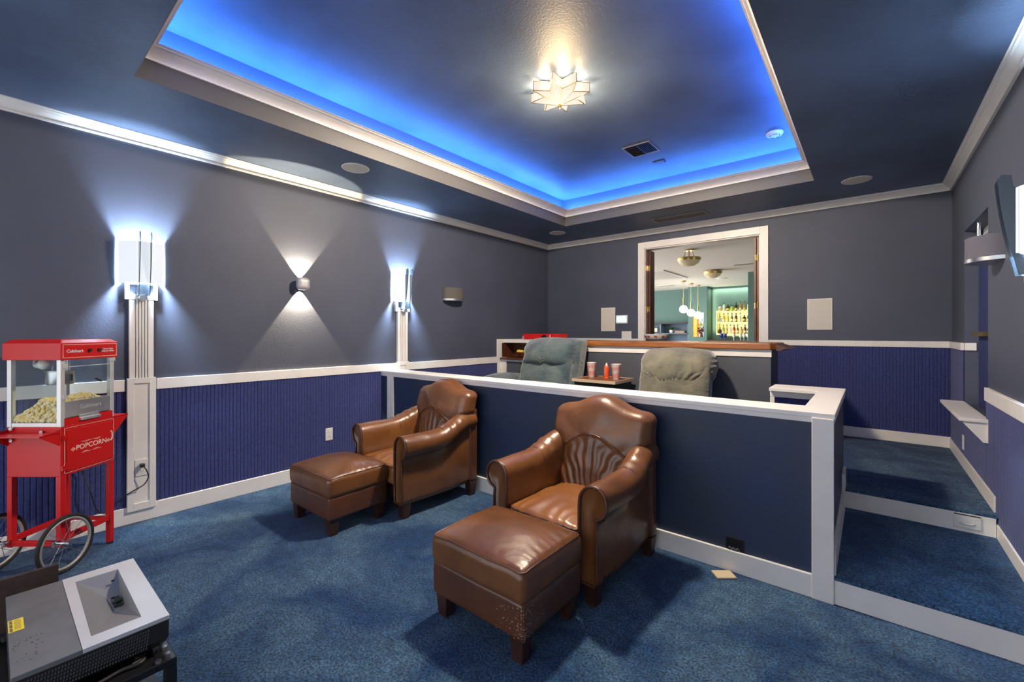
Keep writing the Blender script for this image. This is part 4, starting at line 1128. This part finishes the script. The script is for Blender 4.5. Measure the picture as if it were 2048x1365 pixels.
for zz, cols, rn in rows:
    for k, cn in enumerate(cols):
        pn = pats[(k+len(rn)) % 9]; key = (cn, pn)
        lab = '%s %s bottle, %s from the left on the %s lit shelf' % (cn.replace('_', ' '), {'tall': 'round shouldered', 'square': 'squat', 'slim': 'slender', 'round': 'bulbous'}[pn], ordn[k], rn)
        x = -3.54+.83*k/(len(cols)-.6)
        t = thing('liquor_bottle', lab, 'bottle', (x, 14.30, zz), 0, 'bottles on the lit lounge shelves')
        pr = PR[pn]
        M().lathe(pr, n=14).build('bottle_body', GM[cn], t, smooth=True)
        M().cyl((0, 0, pr[-1][1]-.03), (0, 0, pr[-1][1]+.008), pr[-1][0]+.004, n=10).build('bottle_cap', CAPM, t)
        M().lathe([(pr[1][0]+.001, .03), (pr[1][0]+.0015, .035), (pr[1][0]+.0015, .085), (pr[1][0]+.001, .09)], n=14).build('bottle_label', LABM if k % 2 else GM['gold'], t, smooth=True) if pn != 'round' else None
# glasses hanging or standing below the shelves
bt = struct('trim_20', M().box(-3.84, -2.20, 13.9, 14.45, 1.06, 1.10), WOODD)
for k, (x, col, w_) in enumerate(((-3.46, 'blue', .05), (-3.36, 'blue', .05), (-3.12, 'white', .045), (-2.94, 'white', .045), (-2.85, 'white', .04), (-2.74, 'white', .05))):
    m_ = mat('blue_glassware', (.02, .03, .22), .1) if col == 'blue' else mat('pale_glassware', (.70, .74, .66), .1)
    o = M().lathe([(w_*.6, 0), (w_*.6, .004), (.007, .008), (.007, .07), (w_*.8, .10), (w_, .16), (w_*.9, .20), (w_*.86, .20), (w_*.7, .11), (.004, .085)], n=16).build('wine_glass', m_, None, smooth=True)
    o.location = (x, 14.15, 1.10)
    tag(o, '%s stemmed glass, %s from the left below the bottle shelves' % (col, ordn[k]), 'glass', 'stemmed glasses under the bottle shelves')

# dark open shelving on the left of the lounge
cbx = thing('open_shelf_cabinet', 'blue grey open shelving with black top on the far teal wall', 'shelf', (-5.3, 14.5, 0))
SLATE = mat('slate_blue_paint', (.10, .155, .22), .6)
M().box(-.90, .90, -.42, 0, 1.615, 1.665).build('black_top', BLACKP, cbx)
m = M().box(-.88, .88, -.02, 0, 0, 1.615).box(-.88, .88, -.38, -.02, 1.285, 1.315).box(-.88, .88, -.38, -.02, .90, .93)
for x_ in (-.88, -.04, .84): m.box(x_, x_+.04, -.38, -.02, 0, 1.615)
m.build('carcass', SLATE, cbx)
t = thing('picture_frame', 'small dark framed picture on the upper lounge shelf', 'picture', (-5.55, 14.25, 1.316))
M().box(-.13, .13, -.02, .0, 0, .20).build('frame', BLACKP, t); M().box(-.08, .08, -.024, -.02, .04, .16).build('print', LABM, t)
t = thing('potted_plant', 'green plant in a white pot on the upper lounge shelf', 'plant', (-5.02, 14.28, 1.316))
M().lathe([(.03, 0), (.045, .01), (.060, .08), (.050, .10), (.001, .10)], n=20).build('pot', WHITE2, t, smooth=True)
m = M()
for k in range(28):
    a = random.uniform(0, 6.28); r_ = random.uniform(.02, .13); h_ = random.uniform(.10, .22)
    m.add([(0, 0, .09), (r_*math.cos(a)-.02*math.sin(a), r_*math.sin(a)+.02*math.cos(a), h_), (r_*1.3*math.cos(a), r_*1.3*math.sin(a), h_+.01), (r_*math.cos(a)+.02*math.sin(a), r_*math.sin(a)-.02*math.cos(a), h_)], [(0,1,2,3)])
m.build('leaves', mat('plant_leaves', (.03, .09, .025), .6), t)
t = M().box(-.15, .15, -.10, .10, 0, .075).build('wooden_box', mat('tan_box', (.30, .20, .13), .6), None, bevel=.004); t.location = (-4.72, 14.28, 1.316)
tag(t, 'low tan box beside the plant on the upper lounge shelf', 'box')
for k in range(5):
    g_ = M().lathe([(.022, 0), (.024, .004), (.030, .11), (.028, .11), (.021, .008), (.002, .006)], n=14).build('tumbler', mat('clear_tumbler', (.5, .58, .62), .08), None, smooth=True)
    g_.location = (-4.86+.072*k, 14.26, .931); tag(g_, 'clear tumbler, %s from the left on the middle lounge shelf' % ordn[k], 'glass', 'tumblers on the middle lounge shelf')

# ================================================================ RIGHT WALL SHELF, BLIND, STEP PLATE, HOLE, CARD
t = thing('wall_shelf', 'small white shelf on a bracket under the right wall niche', 'shelf', (XR, 4.54, .775))
M().box(-.140, 0, -.50, .50, -.022, 0).build('shelf_board', WHITE, t, bevel=.003)
M().prism([(-.012, -.022), (-.012, -.15), (-.03, -.15), (-.12, -.034), (-.12, -.022)], -.49, -.47, 'y').build('bracket', WHITE, t, bevel=.001)
M().box(-.012, 0, -.50, -.46, -.15, -.022).build('bracket_leg', WHITE, t)
bd = thing('fabric_blind', 'dark blue ribbed fabric blind with brass fittings in the right wall niche', 'blind', (XR+.075, 4.53, NZ0))
vs, fs = ribs(-.40, .36, .0, NZ1-NZ0-.10, .03, .010)
M().add([(-n_, a_, z_) for a_, n_, z_ in vs], fs).build('fabric', mat('blind_blue', (.022, .030, .12), .9, bump=.4, bscale=120), bd)
M().box(-.022, .0, -.41, .37, NZ1-NZ0-.14, NZ1-NZ0-.10).build('head_rail', BLUESTEEL, bd)
M().cyl((-.045, .12, NZ1-NZ0-.22), (-.045, .12, NZ1-NZ0), .010, n=12).build('rod', STEEL, bd)
M().box(-.06, -.012, -.10, .30, .545, .575).build('brass_clamp', BRASS, bd)
t = thing('step_vent_plate', 'white plate with curved pull set in the second step riser', 'vent', (.452, YR2-.006, .192))
M().box(-.058, .058, -.006, 0, -.040, .036).build('plate', WHITE2, t, bevel=.002)
M().tube([(.030*math.cos(a), -.008, -.004+.012*math.sin(a)) for a in [PI+PI*k/12 for k in range(13)]], .003, 6).build('pull', WHITE2, t, smooth=True)
M().box(-.056, .056, -.007, .0, .036, .040).build('slot', DARK, t)
t = thing('cable_box', 'open black cable box low in the half wall beside the baseboard', 'cable box', (-.577, YK, .151))
m = M().box(-.043, .043, -.004, .0, -.032, .034).build('cavity', DARK, t)
M().box(-.046, -.043, -.008, 0, -.032, .036).box(.043, .046, -.008, 0, -.032, .036).box(-.046, .046, -.008, 0, .034, .037).build('rim', BLACKP, t)
M().tube([(-.03+.004*k, -.008, -.022+.006*math.sin(k*1.3)) for k in range(15)], .004, 6).build('cable_end', mat('grey_cable', (.12, .13, .15), .5), t, smooth=True)
t = M().box(-.052, .052, -.038, .038, 0, .009).build('blank_wall_plate', mat('tan_plate', (.52, .42, .28), .5), None, bevel=.002)
t.location = (-.615, 2.563, .001); t.rotation_euler = (0, 0, R(40)); tag(t, 'tan rectangular cover plate lying on the carpet before the half wall', 'cover plate')

# ================================================================ PROJECTOR, ITS STAND, THE BOARD
SILV = mat('silver_projector_plastic', (.66, .68, .70), .34, metal=.35, var=.05, vscale=5)
LIDD = mat('dark_grey_lid', (.185, .20, .215), .32, metal=.4, var=.22, vscale=5)
pj = thing('projector', 'silver and dark grey short throw projector at the lower left', 'projector', (-2.058, .208, .30), 0)
x0, x1, y0, y1 = -.281, .281, -.170, .172; yd = -.032; H_ = .10
m = M(); m.loft([[(x0+.01, y0, .0), (x1-.02, y0, 0), (x1-.02, y1-.012, 0), (x0+.01, y1-.012, 0)], [(x0, y0, .03), (x1, y0, .03), (x1, y1, .03), (x0, y1, .03)], [(x0, y0, .088), (x1, y0, .088), (x1, y1, .088), (x0, y1, .088)]], caps=False)
m.f.append((3, 2, 1, 0)); bod = m.build('body', BLACKP, pj, bevel=.006)
lid = M().box(x0, x1-.001, y0, yd-.001, .088, H_).build('lid', LIDD, pj, bevel=.0015)
a, b, c, d = (-.222, -.002), (-.219, .116), (.222, .111), (.222, -.008)
la_, lb_, lc_, ld_ = (-.104, .072), (-.126, .108), (-.018, .104), (.004, .076)
zt_, zl = H_, .045
T0 = [(x0, yd), (x0, y1), (x1, y1), (x1, yd)]; T1 = [a, b, c, d]; T2 = [la_, lb_, lc_, ld_]
vs = [(p[0], p[1], H_) for p in T0]+[(p[0], p[1], H_) for p in T1]+[(p[0], p[1], zl) for p in T2]+[(p[0], p[1], .088) for p in T0]
fs = []
for i in range(4):
    j = (i+1) % 4
    fs += [(i, j, 4+j, 4+i), (12+i, 12+j, j, i)]
M().add(vs, fs).build('silver_top', SILV, pj)
M().add(vs, [(4+i, 4+(i+1) % 4, 8+(i+1) % 4, 8+i) for i in range(4)]+[(8, 9, 10, 11)]).build('recess', mat('grey_recess', (.30, .31, .32), .4, metal=.5), pj)
lz = M().box(-.100, -.022, .078, .102, zl+.001, zl+.006).build('lens_window', mat('lens_glass', (.02, .03, .025), .05, spec=.9), pj)
M().cyl((-.055, .090, zl+.006), (-.055, .090, zl+.012), .014, n=16).build('lens', mat('lens_dark', (.03, .04, .03), .05), lz, smooth=True)
for q in ((-.165, .094, .082), (.145, .055, .072)): M().cyl(q, (q[0], q[1], q[2]+.004), .005, n=10).build('sensor', DARK, pj)
gr = M()
for k in range(44):
    yy = -.165+.0066*k
    for r_ in range(6):
        zz = .020+r_*.0105; y_ = yy+(r_*.0011)
        if y_ < .118: gr.box(x1-.0005, x1+.002, y_-.0016, y_+.0022, zz, zz+.0062)
gr.build('vent_grille', mat('grille_black', (.075, .075, .08), .35), pj)
M().box(x1-.004, x1+.0015, y0, y1, .0865, .0885).build('seam_line', mat('grey_seam', (.10, .10, .11), .3), pj)
YEL = mat('yellow_label', (.78, .62, .04), .5)
lb = M().box(-.075, .010, y0+.001, y0+.034, H_, H_+.0006).build('warning_label', YEL, pj)
tx = M()
for k in range(3): tx.box(-.070+k*.027, -.048+k*.027, y0+.004, y0+.010, H_+.0006, H_+.0010)
for k in range(7): tx.box(-.066+k*.010, -.063+k*.010, y0+.014, y0+.028, H_+.0006, H_+.0010)
tx.build('label_print', mat('label_ink', (.12, .12, .10), .6), lb)
sm = M()
for k in range(24): 
    x_, y_ = random.uniform(.08, .22), random.uniform(-.165, -.10)
    sm.box(x_-.003*random.random(), x_+.003, y_-.002, y_+.002*random.random(), H_, H_+.0003)
sm.build('scuff_marks', mat('scuff_dark', (.05, .05, .055), .6), lid)

sd = thing('projector_stand', 'black metal bolted stand under the projector', 'stand', (-2.02, .17, 0))
X0, X1, Y0_, Y1_ = -.30, .298, -.23, .218
M().box(X0, X1, Y0_, Y0_+.05, .262, .285).box(X0, X1, Y1_-.05, Y1_, .262, .285).box(X0, X0+.05, Y0_, Y1_, .262, .285).box(X1-.06, X1, Y0_+.05, Y1_-.05, .262, .285).build('top_frame', BLACK, sd, bevel=.003)
M().box(X0+.05, X1-.06, Y0_+.05, Y1_-.05, .262, .270).build('shelf_plate', BLACK, sd)
for sx in (X0, X1-.03):
    for sy in (Y0_, Y1_-.03): M().box(sx, sx+.03, sy, sy+.03, 0, .262).build('leg', BLACK, sd, bevel=.002)
M().box(X0+.03, X1-.03, Y0_, Y1_, .06, .075).box(X1-.016, X1-.004, Y0_+.03, Y1_-.03, .17, .19).build('lower_shelf', BLACK, sd)
for x_, y_ in ((.268, .198), (.285, .172), (.225, .200), (.20, .18)): M().cyl((x_, y_, .285), (x_, y_, .293), .008, n=8).build('bolt', STEEL, sd)
for x_ in (-.24, .22):
    for y_ in (-.13, .14):
        M().cyl((x_+.0, y_, .285), (x_, y_, .300+.0), .014, n=10).build('adjustable_foot', BLACKP, sd)
# sagging braided cable on the stand
cb = thing('braided_cable', 'black braided cable lying on the stand edge below the projector', 'cable', (-1.80, .20, .286))
M().tube(bez([(-.02, -.16, .006), (.03, -.08, .006), (.045, -.01, .006), (.030, .06, .006), (.036, .10, .006), (.020, .115, .006), (.026, .085, .006)]), .006, 8).build('cable', BLACKP, cb, smooth='all')
t = M().box(-.008, .008, -.45, .175, 0, .422).build('wooden_board', WOODB, None, bevel=.001); t.location = (-2.458, .0, 0)
tag(t, 'upright dark brown wooden board behind the projector at the left edge', 'board')
